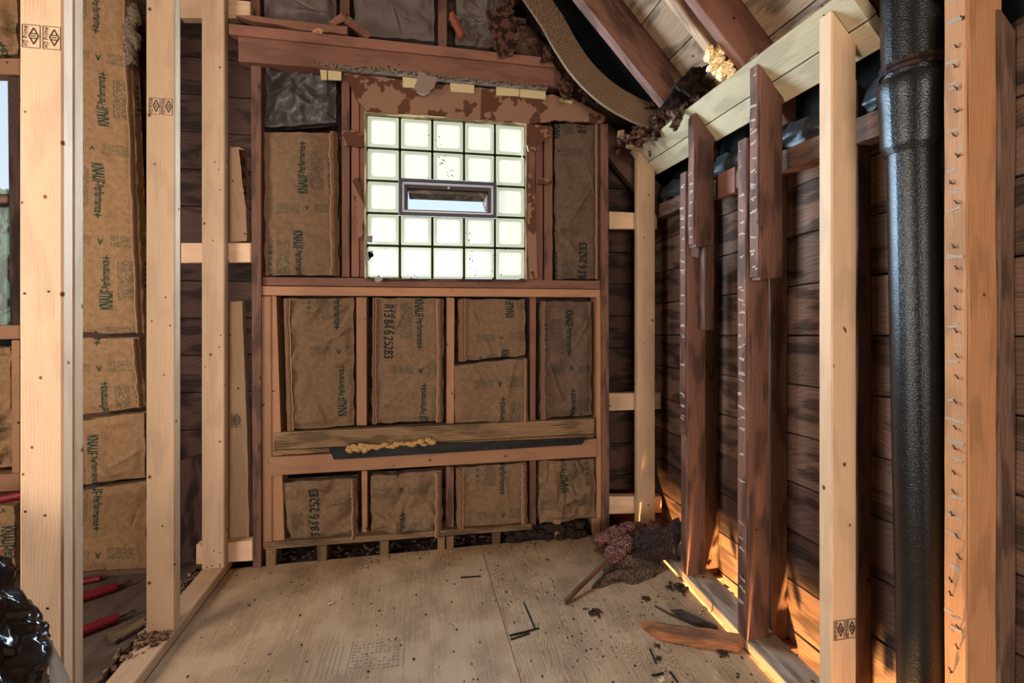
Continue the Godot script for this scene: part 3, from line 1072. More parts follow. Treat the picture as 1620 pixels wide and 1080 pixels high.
	lumber(sash, Vector3(vx0 + 0.045, s1.y, s1.z), Vector3(vx1 - 0.045, s1.y, s1.z), Vector3(0, 1, 0.2), 0.016, 0.012, 0.002)
	for x in [vx0 + 0.05, vx1 - 0.05]:
		lumber(sash, Vector3(x, s0.y, s0.z), Vector3(x, s1.y, s1.z), Vector3(1, 0, 0), 0.014, 0.014, 0.002)
	put("vent_sash", sash, mat("sash_metal", Color(0.46, 0.39, 0.36), "dirt", 0.5), w)
	var gp := MB.new()
	lumber(gp, Vector3((vx0 + vx1) / 2, s0.y - 0.003, s0.z - 0.01), Vector3((vx0 + vx1) / 2, s1.y + 0.001, s1.z + 0.008), Vector3(1, 0, 0), vx1 - vx0 - 0.10, 0.003, 0.0005)
	put("vent_pane", gp, mat("dusty_glass", Color(0.62, 0.54, 0.50), "dirt", 0.35), w)
	# latch arm and knob
	var la := MB.new()
	tube(la, [Vector3(vx1 - 0.05, vy0 + 0.04, zt - 0.03), Vector3(vx1 - 0.062, vy0 + 0.075, zt - 0.03), Vector3(vx1 - 0.055, vy0 + 0.10, zt - 0.035), Vector3(vx1 - 0.075, vy1 - 0.045, zt - 0.05)], [0.004, 0.004, 0.004, 0.003], 10)
	tube(la, [Vector3(vx1 - 0.046, vy0 + 0.045, zt - 0.026), Vector3(vx1 - 0.046, vy0 + 0.115, zt - 0.026)], [0.006, 0.005], 10)
	put("latch_arm", la, alu, w)
	var kn := MB.new()
	tube(kn, [Vector3(0.088, vy1 - 0.035, zt - 0.03), Vector3(0.088, vy1 - 0.035, zt - 0.008)], [0.005, 0.006], 12)
	put("latch_knob", kn, alu, w)

func frame_parts(w: Node3D, called: String, x0: float, y0: float, x1: float, y1: float, b: float, za: float, zb: float, m: Material) -> void:
	var mb := MB.new()
	for r in [[x0, y0, x0 + b, y1], [x1 - b, y0, x1, y1], [x0 + b, y0, x1 - b, y0 + b], [x0 + b, y1 - b, x1 - b, y1]]:
		stick_in(mb, Vector3(r[0], r[1], za), Vector3(r[2], r[3], zb), 0.0015)
	put(called, mb, m, w)

# one glass block: outer face, a bevel going in, and a recessed pane with round corners
func block_mesh(w: float, h: float, rim: Material, bev: Material, pane: Material) -> ArrayMesh:
	var am := ArrayMesh.new()
	var loops := []
	var spec := [[0.0, 0.004, -0.075], [0.0, 0.004, -0.004], [0.004, 0.006, 0.0], [0.0075, 0.008, 0.0], [0.0095, 0.009, -0.003], [0.0145, 0.012, -0.003], [0.0155, 0.012, -0.0055]]
	for s in spec:
		var lp := []
		for c in 4:
			var sx := 1.0 if c in [0, 3] else -1.0
			var sy := 1.0 if c in [0, 1] else -1.0
			var r: float = s[1]
			var ctr := Vector2(sx * (w / 2 - s[0] - r), sy * (h / 2 - s[0] - r))
			for k in 5:
				var an := PI / 2 * c + PI / 2 * k / 4
				lp.append(Vector3(ctr.x + cos(an) * r, ctr.y + sin(an) * r, s[2]))
		loops.append(lp)
	var bands := {0: 0, 1: 0, 2: 0, 3: 1, 4: 0, 5: 1}
	var mbs := [MB.new(), MB.new(), MB.new()]
	for b in loops.size() - 1:
		var mb: MB = mbs[bands[b]]
		var A: Array = loops[b]
		var B: Array = loops[b + 1]
		for k in A.size():
			var j := (k + 1) % A.size()
			mb.quad(A[k], A[j], B[j], B[k], Vector2.ZERO, Vector2.ZERO, Vector2.ZERO, Vector2.ZERO, Vector3(0, 0, -0.04))
	var last: Array = loops[-1]
	for k in last.size():
		var j := (k + 1) % last.size()
		var c := Vector3(0, 0, last[0].z)
		mbs[2].quad(c, last[k], last[j], c, Vector2.ZERO, Vector2.ZERO, Vector2.ZERO, Vector2.ZERO, Vector3(0, 0, -0.04))
	var q: Array = loops[0]
	for k in q.size():
		var j := (k + 1) % q.size()
		mbs[0].quad(Vector3(0, 0, -0.075), q[j], q[k], Vector3(0, 0, -0.075), Vector2.ZERO, Vector2.ZERO, Vector2.ZERO, Vector2.ZERO, Vector3(0, 0, -0.04))
	for i in 3:
		mbs[i].add_to(am)
		am.surface_set_material(i, [rim, bev, pane][i])
	return am

# ---------------------------------------------------------------- stud partition
func grade_stamp(parent: Node, at: Vector3, wide: float, high: float, n: int, turn: Basis, ink := Color(0.12, 0.10, 0.09)) -> void:
	# n boxed stamps side by side: maker's line read upwards beside a diamond with an oval
	var mb := MB.new()
	var m := func(x: float, y: float) -> Vector3: return at + turn * Vector3(x, y, 0)
	var bar := func(x0: float, y0: float, x1: float, y1: float, t: float) -> void:
		lumber(mb, m.call(x0, y0), m.call(x1, y1), turn * Vector3(y0 - y1, x1 - x0, 0.0001), t, 0.0006, 0.0001)
	for k in n:
		var ox := wide * k
		var w := wide * 0.86
		for e in [[0, 0, w, 0], [0, high, w, high], [0, 0, 0, high], [w, 0, w, high]]:
			bar.call(ox + e[0], e[1], ox + e[2], e[3], 0.0012)
		var cx := ox + w * 0.64
		var cy := high * 0.52
		var d := [Vector2(0, 0.36 * high), Vector2(0.27 * w, 0), Vector2(0, -0.36 * high), Vector2(-0.27 * w, 0)]
		for i in 4:
			bar.call(cx + d[i].x, cy + d[i].y, cx + d[(i + 1) % 4].x, cy + d[(i + 1) % 4].y, 0.0022)
		for i in 3:
			bar.call(cx - 0.15 * w, cy + (i - 1) * 0.10 * high, cx + 0.15 * w, cy + (i - 1) * 0.10 * high, 0.0022)
	var tm := TextMesh.new()
	var f := SystemFont.new()
	f.font_names = PackedStringArray(["Droid Sans"])
	tm.font = f
	tm.font_size = 32
	tm.pixel_size = high / 150.0
	tm.depth = 0.0006
	tm.text = "HD Prime"
	var arr := tm.get_mesh_arrays()
	var V: PackedVector3Array = arr[Mesh.ARRAY_VERTEX]
	var I: PackedInt32Array = arr[Mesh.ARRAY_INDEX]
	var rot := Basis(Vector3.BACK, PI / 2)
	for k in n:
		for t in range(0, I.size(), 3):
			var q := []
			for e in 3:
				q.append(at + turn * (rot * V[I[t + e]] + Vector3(wide * k + wide * 0.16, high * 0.5, 0)))
			mb.tri(q[0], q[1], q[2], Vector2.ZERO, Vector2.ZERO, Vector2.ZERO)
	put("grade_stamp", mb, mat("stamp_ink", ink), parent, "dark ink lumber grade stamp")

func nail(parent: Node, at: Vector3, dir: Vector3, long := 0.012, r := 0.0022, c := Color(0.14, 0.12, 0.11)) -> void:
	var mb := MB.new()
	tube(mb, [at - dir * 0.004, at + dir * long], [r, r], 6)
	put("nail", mb, mat("nail_iron", c, "", 0.5), parent)

func build_left_wall() -> void:
	var w := struct("wall_left", "open stud partition of new pale pine on a floor plate", "wall")
	put("bottom_plate", stick(Vector3(-0.955, 0.0, -2.235), Vector3(XL, 0.038, -1.262), 0.004), mat("plate_pine", Color(0.74, 0.59, 0.45), "pine", 0.7), w, "pine bottom plate with chips and dust")
	put("top_plate", stick(Vector3(-0.955, 2.60, -2.35), Vector3(XL, 2.638, -0.2), 0.004), timber("new_pine"), w)
	var fg := Vector3(-0.955, 0.0385, 0)
	var studs := [[-1.271, -1.3055], [-1.306, -1.340], [-1.762, -1.80], [-2.15, -2.188]]
	var made := []
	var mk := ["", "", "", ""]
	for k in 4:
		var s: Array = studs[k]
		made.append(put("stud", stick(Vector3(-0.955, 0.0385, s[1]), Vector3(XL, 2.60, s[0]), 0.004), timber("new_pine"), w, mk[k]))
	# stamps on the faces turned to the room's open side
	var p := bz(35, 74, -1.2705)
	grade_stamp(made[0], p, 0.042, 0.054, 2, Basis())
	p = bz(236, 180, -1.7615)
	grade_stamp(made[2], p, 0.038, 0.056, 2, Basis(), Color(0.36, 0.26, 0.18))
	# dark nail holes and nail heads on the faces
	for q in [[39, 464], [77, 461], [40, 809], [71, 815], [75, 962]]:
		nail(made[0], bz(q[0], q[1], -1.271), Vector3.BACK, 0.0006, 0.003)
	for q in [[262, 470], [240, 508], [269, 515], [257, 832], [276, 893]]:
		nail(made[2], bz(q[0], q[1], -1.762), Vector3.BACK, 0.0006, 0.003)
	for q in [[340, 256], [346, 268], [337, 380], [349, 530], [347, 549], [338, 871], [348, 874], [328, 897], [335, 895], [348, 895]]:
		nail(made[3], bz(q[0], q[1], -2.15), Vector3.BACK, 0.0006, 0.003)
	# blocking that ties the last stud to the gable framing
	px_board(w, "blocking", "new_pine", 285, -10, 396, 2, 396, 29, 285, 28, -2.192, 0.038, true)
	px_board(w, "blocking", "new_pine", 286, 384, 397, 384, 397, 415, 286, 416, -2.192, 0.038, true)
	px_board(w, "blocking", "new_pine", 310, 862, 400, 855, 400, 887, 310, 893, -2.192, 0.038, true)
	# old floor edge plank beside the plate
	px_board(w, "kicker", "sheath", 130, 906, 320, 893, 320, 903, 130, 917, -2.26, 0.03, true)
	# dark short post behind
	px_board(w, "post", "sheath_dark", 286, 729, 319, 721, 319, 905, 286, 905, -2.30, 0.06, false)

# ---------------------------------------------------------------- knee wall
func build_right_wall() -> void:
	var w := struct("wall_right", "knee wall of old dark studs, one new stud and rough horizontal sheathing", "wall")
	# sheathing boards, a hair out of level as in the photograph
	var y := -0.75
	var k := 0
	while y < 1.75:
		var h := 0.170
		var mb := MB.new()
		var seed_dark := k in [6, 8, 10]
		var z0 := -2.40
		var z1 := 0.35
		var r := 0.06
		var a := Vector3(XS + 0.012, y + h / 2 - 0.075 - 0.055, z0)
		var b := Vector3(XS + 0.012, y + h / 2 + 0.055, z1)
		lumber(mb, a, b, Vector3.UP, h - 0.004, 0.024, 0.003, 8, 0.0008)
		put("sheathing_board", mb, timber("sheath_stained" if k in [6, 7] else "sheath"), w)
		y += h
		k += 1
	put("building_paper", stick(Vector3(XS + 0.03, -1.0, -2.42), Vector3(XS + 0.045, 1.9, 4.3), 0.001), mat("felt", Color(0.06, 0.06, 0.065)), w)
	put("sheathing_panel", stick(Vector3(XS, -1.0, 0.36), Vector3(XS + 0.025, 1.9, 4.3), 0.001), timber("sheath"), w)
	# floor plate in lengths between the old studs; the slot of light runs along its room face
	put("bottom_plate", stick(Vector3(XR, 0.0, -2.2), Vector3(XR + 0.115, 0.038, -1.392), 0.004), mat("grey_plate", Color(0.74, 0.66, 0.56), "old", 0.8), w, "dusty grey bottom plate")
	put("bottom_plate", stick(Vector3(XR, 0.0, -1.388), Vector3(XR + 0.115, 0.038, -0.985), 0.004), mat("grey_plate", Color(0.74, 0.66, 0.56)), w, "dusty grey bottom plate")
	# sloping top plate under the rafters: two boards edge to edge
	var up := Vector3(1, -PITCH, 0).normalized()
	var nrm := Vector3(PITCH, 1, 0).normalized()
	for e in [[0.0, 0.096, 0.0], [0.099, 0.176, -0.004]]:
		var mid: Vector3 = Vector3(XR - 0.012, roof_y(XR - 0.012), 0) + up * ((e[0] + e[1]) / 2) + nrm * (0.017 + e[2])
		var mb := MB.new()
		lumber(mb, mid + Vector3(0, 0, -2.27), mid + Vector3(0, 0, -0.992), up, e[1] - e[0], 0.034, 0.002)
		put("top_plate", mb, timber("plank_pale"), w, "pale sloping plank under the rafters")
		mb = MB.new()
		lumber(mb, mid + Vector3(0, 0, -0.84), mid + Vector3(0, 0, 0.4), up, e[1] - e[0], 0.034, 0.002)
		put("top_plate", mb, timber("plank_pale"), w, "pale sloping plank under the rafters")
	# new stud in the corner and its blocking
	stud_cut(w, "stud", "new_pine", 1.042, 1.138, -2.185, -2.223, 0.0, "pale new stud in the corner by the gable")
	for b in [[964, 334, 1040, 338, 1040, 362, 964, 362], [964, 622, 1046, 621, 1046, 647, 964, 650], [964, 785, 1047, 785, 1047, 811, 964, 813]]:
		px_board(w, "blocking", "new_pine", b[0], b[1], b[2], b[3], b[4], b[5], b[6], b[7], -2.235, 0.038, true)
	# old studs in pairs: a broken room-side stud and an outer stud against the sheathing
	var s := old_stud(w, 1.048, 1.135, -1.742, -1.788, 0.0385, 1.36, "old dark stud with a pale lath-marked edge, split off at shoulder height")
	edge_strip(s, 1.043, 1.0478, -1.744, -1.786, 0.62, 1.715, "old_stud")
	put("split_edge", stick(Vector3(1.0485, 1.36, -1.786), Vector3(1.072, 1.715, -1.744), 0.003, 6, 0.001), timber("old_stud"), s, "thin upright splinter left of a broken stud")
	s = old_stud(w, 1.056, 1.142, -1.693, -1.738, 1.40, 0.0, "upper dark stud hanging from the sloping plank beside the split stud", true)
	edge_strip(s, 1.051, 1.0557, -1.695, -1.737, 1.41, 1.93, "old_stud")
	put("split_edge", stick(Vector3(1.098, 1.06, -1.738), Vector3(1.142, 1.40, -1.693), 0.003, 6, 0.001), timber("old_stud"), s)
	stud_cut(w, "stud", "black_stud", 1.165, 1.234, -1.80, -1.845, -0.25, "dark outer stud against the sheathing")
	s = old_stud(w, 1.048, 1.130, -1.372, -1.418, 0.0385, 1.28, "tall old dark stud with a pale nailed edge")
	edge_strip(s, 1.043, 1.0478, -1.374, -1.416, 0.0385, 1.725, "old_stud")
	put("split_edge", stick(Vector3(1.0485, 1.28, -1.416), Vector3(1.070, 1.725, -1.374), 0.003, 6, 0.001), timber("old_stud"), s, "thin upright splinter left of a broken stud")
	s = old_stud(w, 1.056, 1.142, -1.325, -1.368, 1.25, 0.0, "upper dark stud hanging from the sloping plank beside the tall nailed stud", true)
	edge_strip(s, 1.051, 1.0557, -1.327, -1.367, 1.255, 1.985, "old_stud")
	stud_cut(w, "stud", "black_stud", 1.165, 1.234, -1.41, -1.455, -0.25, "dark outer stud behind the tall nailed stud")
	s = stud_cut(w, "stud", "new_pine", XR, 1.128, -1.047, -1.090, 0.0385, "pale new stud standing alone before the pipe", 0.004)
	var st := bz(1320, 1013, -1.0445)
	grade_stamp(s, st, 0.036, 0.05, 2, Basis())
	for q in [[1300, 10], [1303, 24]]:
		nail(s, bx(q[0], q[1], XR), Vector3.LEFT, 0.0006, 0.002)
	stud_cut(w, "stud", "black_stud", 1.186, 1.234, -1.10, -1.145, -0.25, "dark saw-marked outer stud beside the black pipe")
	# post beside the pipe, its edge full of bent staples
	var e := MB.new()
	lumber(e, Vector3(1.162, 0.0385, -0.803), Vector3(1.162, roof_y(1.162) - 0.005, -0.803), Vector3.RIGHT, 0.088, 0.045, 0.002, 14, 0.0007)
	var po := put("stud", e, timber("post"), w, "orange-brown old stud with staples beside the black pipe")
	edge_strip(po, 1.1132, 1.1178, -0.782, -0.8245, 0.0385, roof_y(1.118), "post")
	for q in [[1523, 32], [1517, 75], [1516, 105], [1515, 143], [1512, 178], [1513, 216], [1515, 249], [1511, 291], [1513, 322], [1514, 391], [1516, 425], [1515, 462], [1513, 489], [1515, 524], [1516, 565], [1517, 599], [1513, 638], [1513, 678], [1510, 710], [1511, 750], [1512, 781], [1511, 815], [1515, 850], [1517, 880], [1507, 918], [1508, 942], [1518, 995], [1517, 1025], [1508, 1062]]:
		var at := bx(q[0], q[1], 1.1128)
		var mb := MB.new()
		var c := Vector3(0, rng.randf_range(-0.006, 0.006), rng.randf_range(-0.009, 0.009))
		lumber(mb, at + Vector3(-0.001, 0, 0), at + Vector3(-0.005, 0, 0) + c, Vector3.UP, 0.0022, 0.0022, 0.0003)
		lumber(mb, at + Vector3(-0.003, 0, 0) + c * 0.5, at + Vector3(-0.005, 0, 0) + c * 0.4 + Vector3(0, 0.008, -0.004), Vector3.UP, 0.0022, 0.0022, 0.0003)
		put("staple", mb, mat("nail_iron", Color(0.14, 0.12, 0.11), "", 0.5), po)
	# last dark stud at the near end
	stud_cut(w, "stud", "black_stud", 1.19, 1.234, -0.775, -0.82, -0.25, "weathered dark stud at the open end of the knee wall")
	# dark ledger along the sheathing under the roof edge
	put("ledger", stick(Vector3(1.17, 1.615, -2.38), Vector3(XS - 0.001, 1.685, -1.0), 0.004, 10, 0.001), timber("black_stud"), w, "dark ledger along the top of the sheathing")
	put("ledger_block", stick(Vector3(1.166, 1.60, -1.72), Vector3(1.205, 1.70, -1.60), 0.003), timber("red_timber"), w)
	# black plastic stuffed above the ledger
	var pl := MB.new()
	sheet(pl, Vector3(1.212, 1.785, -2.33), Vector3(1.212, 1.785, -1.0), Vector3(1.205, 1.70, -1.0), Vector3(1.205, 1.70, -2.33), Vector3(-1, -0.3, 0).normalized(), 120, 14, 0.010, 0.02, 311, 0.0, Vector2.ZERO)
	var bp := solo("plastic_sheet", pl, mat("black_plastic", Color(0.20, 0.205, 0.20), "", 0.36), "crumpled black plastic sheet stuffed above the knee-wall ledger", "plastic sheet")

func stud_cut(w: Node3D, called: String, kind: String, x0: float, x1: float, z0: float, z1: float, y0: float, label := "", ch := 0.003) -> MeshInstance3D:
	var mb := MB.new()
	var xm := (x0 + x1) / 2
	var old := kind != "new_pine"
	lumber(mb, Vector3(xm, y0, (z0 + z1) / 2), Vector3(xm, roof_y(xm) - 0.004, (z0 + z1) / 2), Vector3.RIGHT, x1 - x0, absf(z1 - z0), ch, 10 if old else 1, 0.0009 if old else 0.0, 0.0, -PITCH)
	return put(called, mb, timber(kind), w, label)

func old_stud(w: Node3D, x0: float, x1: float, z0: float, z1: float, y0: float, y1: float, label: String, cut := false) -> MeshInstance3D:
	var mb := MB.new()
	var xm := (x0 + x1) / 2
	var top := roof_y(xm) - 0.004 if cut else y1
	lumber(mb, Vector3(xm, y0, (z0 + z1) / 2), Vector3(xm, top, (z0 + z1) / 2), Vector3.RIGHT, x1 - x0, absf(z1 - z0), 0.003, 10, 0.0008, 0.12 if cut else 0.0, -PITCH if cut else -0.25)
	return put("stud", mb, timber("old_stud"), w, label)

func edge_strip(s: Node3D, x0: float, x1: float, z0: float, z1: float, y0: float, y1: float, kind: String) -> void:
	var e := put("split_edge", stick(Vector3(x0, y0, z1), Vector3(x1, y1, z0), 0.002, 14, 0.0006), timber(kind), s, "nailed room-side edge")
	# smears of wall plaster left where the laths were nailed
	var mb := MB.new()
	var y := y0 + 0.03
	while y < y1 - 0.02:
		if rng.randf() < 0.75:
			for k in rng.randi_range(1, 3):
				var w := rng.randf_range(0.012, 0.036)
				chip(mb, Vector3(x0 - 0.0004, y + rng.randfn(0, 0.004), lerpf(z1 + w * 0.5, z0 - w * 0.5, rng.randf())), Vector3(0.0018, rng.randf_range(0.003, 0.009), w), 0.0)
		y += rng.randf_range(0.036, 0.052)
	var p := put("plaster_smears", mb, mat("wall_plaster", Color(0.62, 0.54, 0.46), "", 0.9), s, "pale smears of wall plaster along the edge")
	p.set_meta("kind", "stuff")


# ---------------------------------------------------------------- roof
func build_roof() -> void:
	var w := struct("ceiling", "underside of the roof with rafters and wide tan boards", "ceiling")
	var sl := Vector3(1, -PITCH, 0).normalized()
	var nm := Vector3(PITCH, 1, 0).normalized()
	var under := 0.056 / (Vector3.UP.dot(nm)) * 0.0 + 0.055
	var from := Vector3(-0.6, roof_y(-0.6, under), 0)
	var to := Vector3(1.42, roof_y(1.42, under), 0)
	var raf := func(z0: float, z1: float, deep: float, kind: String, label: String) -> void:
		var mb := MB.new()
		var c := nm * (deep / 2)
		lumber(mb, from + c + Vector3(0, 0, (z0 + z1) / 2), to + c + Vector3(0, 0, (z0 + z1) / 2), nm, deep, absf(z1 - z0), 0.003, 6, 0.0005)
		put("rafter", mb, timber(kind), w, label)
	raf.call(-1.848, -1.900, 0.138, "old_stud", "dark red-brown rafter with a lath-marked pale edge")
	raf.call(-1.478, -1.515, 0.138, "roof", "pale rafter ending above yellow foam")
	raf.call(-1.408, -1.447, 0.138, "red_timber", "rough brown rafter beside the pale one")
	for z in [-1.0, -0.55, -0.1, 0.35, 0.8, 1.25, 1.7, 2.15, 2.6, 3.05, 3.5]:
		raf.call(z, z - 0.04, 0.138, "old_stud", "")
	var lath := MB.new()
	lumber(lath, from + Vector3(0, 0, -1.874) - nm * 0.004, to + Vector3(0, 0, -1.874) - nm * 0.004 - sl * 0.36, nm, 0.007, 0.050, 0.001, 10, 0.0006)
	put("rafter_edge", lath, timber("old_stud"), w)
	# boards along the roof, seen between the rafters
	var x := -0.62
	var step := 0.190 * sl.x
	while x < 1.40:
		var a := Vector3(x, roof_y(x, under), 0) + nm * 0.151
		var mb := MB.new()
		var mid := a + sl * 0.0935
		lumber(mb, mid + Vector3(0, 0, -1.93), mid + Vector3(0, 0, 4.25), sl, 0.187, 0.022, 0.002)
		put("roof_board", mb, timber("roof"), w)
		x += step
	var hole := MB.new()
	var hc := Vector3(0.79, roof_y(0.79, under), -1.60) + nm * 0.138
	tube(hole, [hc, hc + nm * 0.003], [0.022, 0.022], 20)
	put("knot_hole", hole, mat("felt", Color(0.06, 0.06, 0.065)), w, "dark round hole in a roof board")
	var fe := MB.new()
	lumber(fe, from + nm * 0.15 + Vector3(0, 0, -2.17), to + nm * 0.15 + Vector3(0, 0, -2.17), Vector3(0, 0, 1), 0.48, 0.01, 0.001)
	put("roof_void_panel", fe, mat("roof_void_black", Color(0.035, 0.045, 0.055), "", 0.95), w, "black panel painted in for the unlit void past the boards")  # darkness of the roof corner void put in as a near-black panel
	var ov := MB.new()
	lumber(ov, from + nm * 0.185 + Vector3(0, 0, 0.9), to + nm * 0.185 + Vector3(0, 0, 0.9), Vector3(0, 0, 1), 6.8, 0.03, 0.001)
	put("roof_cover", ov, mat("felt", Color(0.06, 0.06, 0.065)), w)
	# the other slope, above the next room
	var top := Vector3(-0.62, roof_y(-0.62, under) + 0.15, 0)
	var ot := MB.new()
	lumber(ot, top + Vector3(0.03, 0.02, 0.9), top + Vector3(-2.2, -1.6, 0.9), Vector3(0, 0, 1), 6.8, 0.05, 0.001)
	put("far_slope", ot, timber("roof"), w)

# ---------------------------------------------------------------- insulation
func kraft(kind: String) -> StandardMaterial3D:
	match kind:
		"plain": return mat("kraft_plain", Color(0.56, 0.44, 0.335), "kraft", 0.82)
		"stencil": return mat("kraft_stencil", Color(0.56, 0.44, 0.335), "kraft_stencil", 0.82)
		"warm": return mat("kraft_sunlit", Color(0.70, 0.54, 0.385), "kraft", 0.8)  # same paper as plain, with sunlit brightness put into its colour
		"dull": return mat("kraft_dull", Color(0.46, 0.365, 0.30), "kraft_stencil", 0.85)
	if kind == "old":
		return mat("old_paper", Color(0.38, 0.325, 0.295), "", 0.7)
	return mat("foil_film", Color(0.30, 0.28, 0.27), "", 0.40)

# corners in pixels on plane z: top-left, top-right, bottom-right, bottom-left; flanges: strips stapled at the sides
func batt(label: String, c: Array, z: float, kind: String, amp: float, bulge: float, sd: int, uv: Vector2, flip := false, flanges := "", group := "", called := "insulation_batt") -> Node3D:
	var q := [bz(c[0], c[1], z), bz(c[2], c[3], z), bz(c[4], c[5], z), bz(c[6], c[7], z)]
	var t := thing(called, label, "insulation", Vector3((q[2].x + q[3].x) / 2, minf(q[2].y, q[3].y), z), group)
	var mb := MB.new()
	for k in 4:
		q[k] += ((q[0] + q[1] + q[2] + q[3]) / 4 - q[k]).normalized() * 0.005
	var w: float = (q[1] - q[0]).length()
	var h: float = (q[3] - q[0]).length()
	sheet(mb, q[0], q[1], q[2], q[3], Vector3.BACK, int(clampf(w / 0.0045, 24, 90)), int(clampf(h / 0.005, 24, 190)), amp, bulge, sd, minf(0.045, z + 2.37), uv, flip, 0.0012)
	put("kraft_facing", mb, kraft(kind), t)
	for f in flanges:
		var left := f == "L" or f == "l"
		var a: Vector3 = q[0] if left else q[1]
		var b: Vector3 = q[3] if left else q[2]
		var s := 1.0 if left else -1.0
		var fm := MB.new()
		var wide := 0.030 if f == "L" or f == "R" else 0.018
		var P := PackedVector3Array()
		var U := PackedVector2Array()
		var n := noise_of(sd + 5, 0.05, 2)
		var rows := 26
		for j in rows + 1:
			var p := a.lerp(b, float(j) / rows)
			var wv := n.get_noise_2d(j * 6.0, 3.0)
			for k in 5:
				var e := float(k) / 4
				P.append(p + Vector3(s * (0.002 + wide * e * (0.9 + wv * 0.2)), 0, 0.006 + 0.016 * sin(e * 2.6) + wv * 0.003 + amp))
				U.append(Vector2(0.02 + e * 0.05, float(j) / rows * h / 0.8))
		grid(fm, P, U, 4, rows, Vector3.BACK)
		put("flange", fm, mat("kraft_edge", Color(0.50, 0.375, 0.28), "fleck", 0.85, Vector3(3, 3, 3)), t, "speckled stapling flange folded along the edge")
		var em := MB.new()
		var ep := []
		var er := []
		for j in rows + 1:
			ep.append(P[j * 5 + 4] + Vector3(0, 0, 0.001))
			er.append(0.0016)
		tube(em, ep, er, 6)
		put("paper_edge", em, mat("paper_edge", Color(0.74, 0.56, 0.42), "", 0.8), t, "pale cut edge of the paper")
	return t

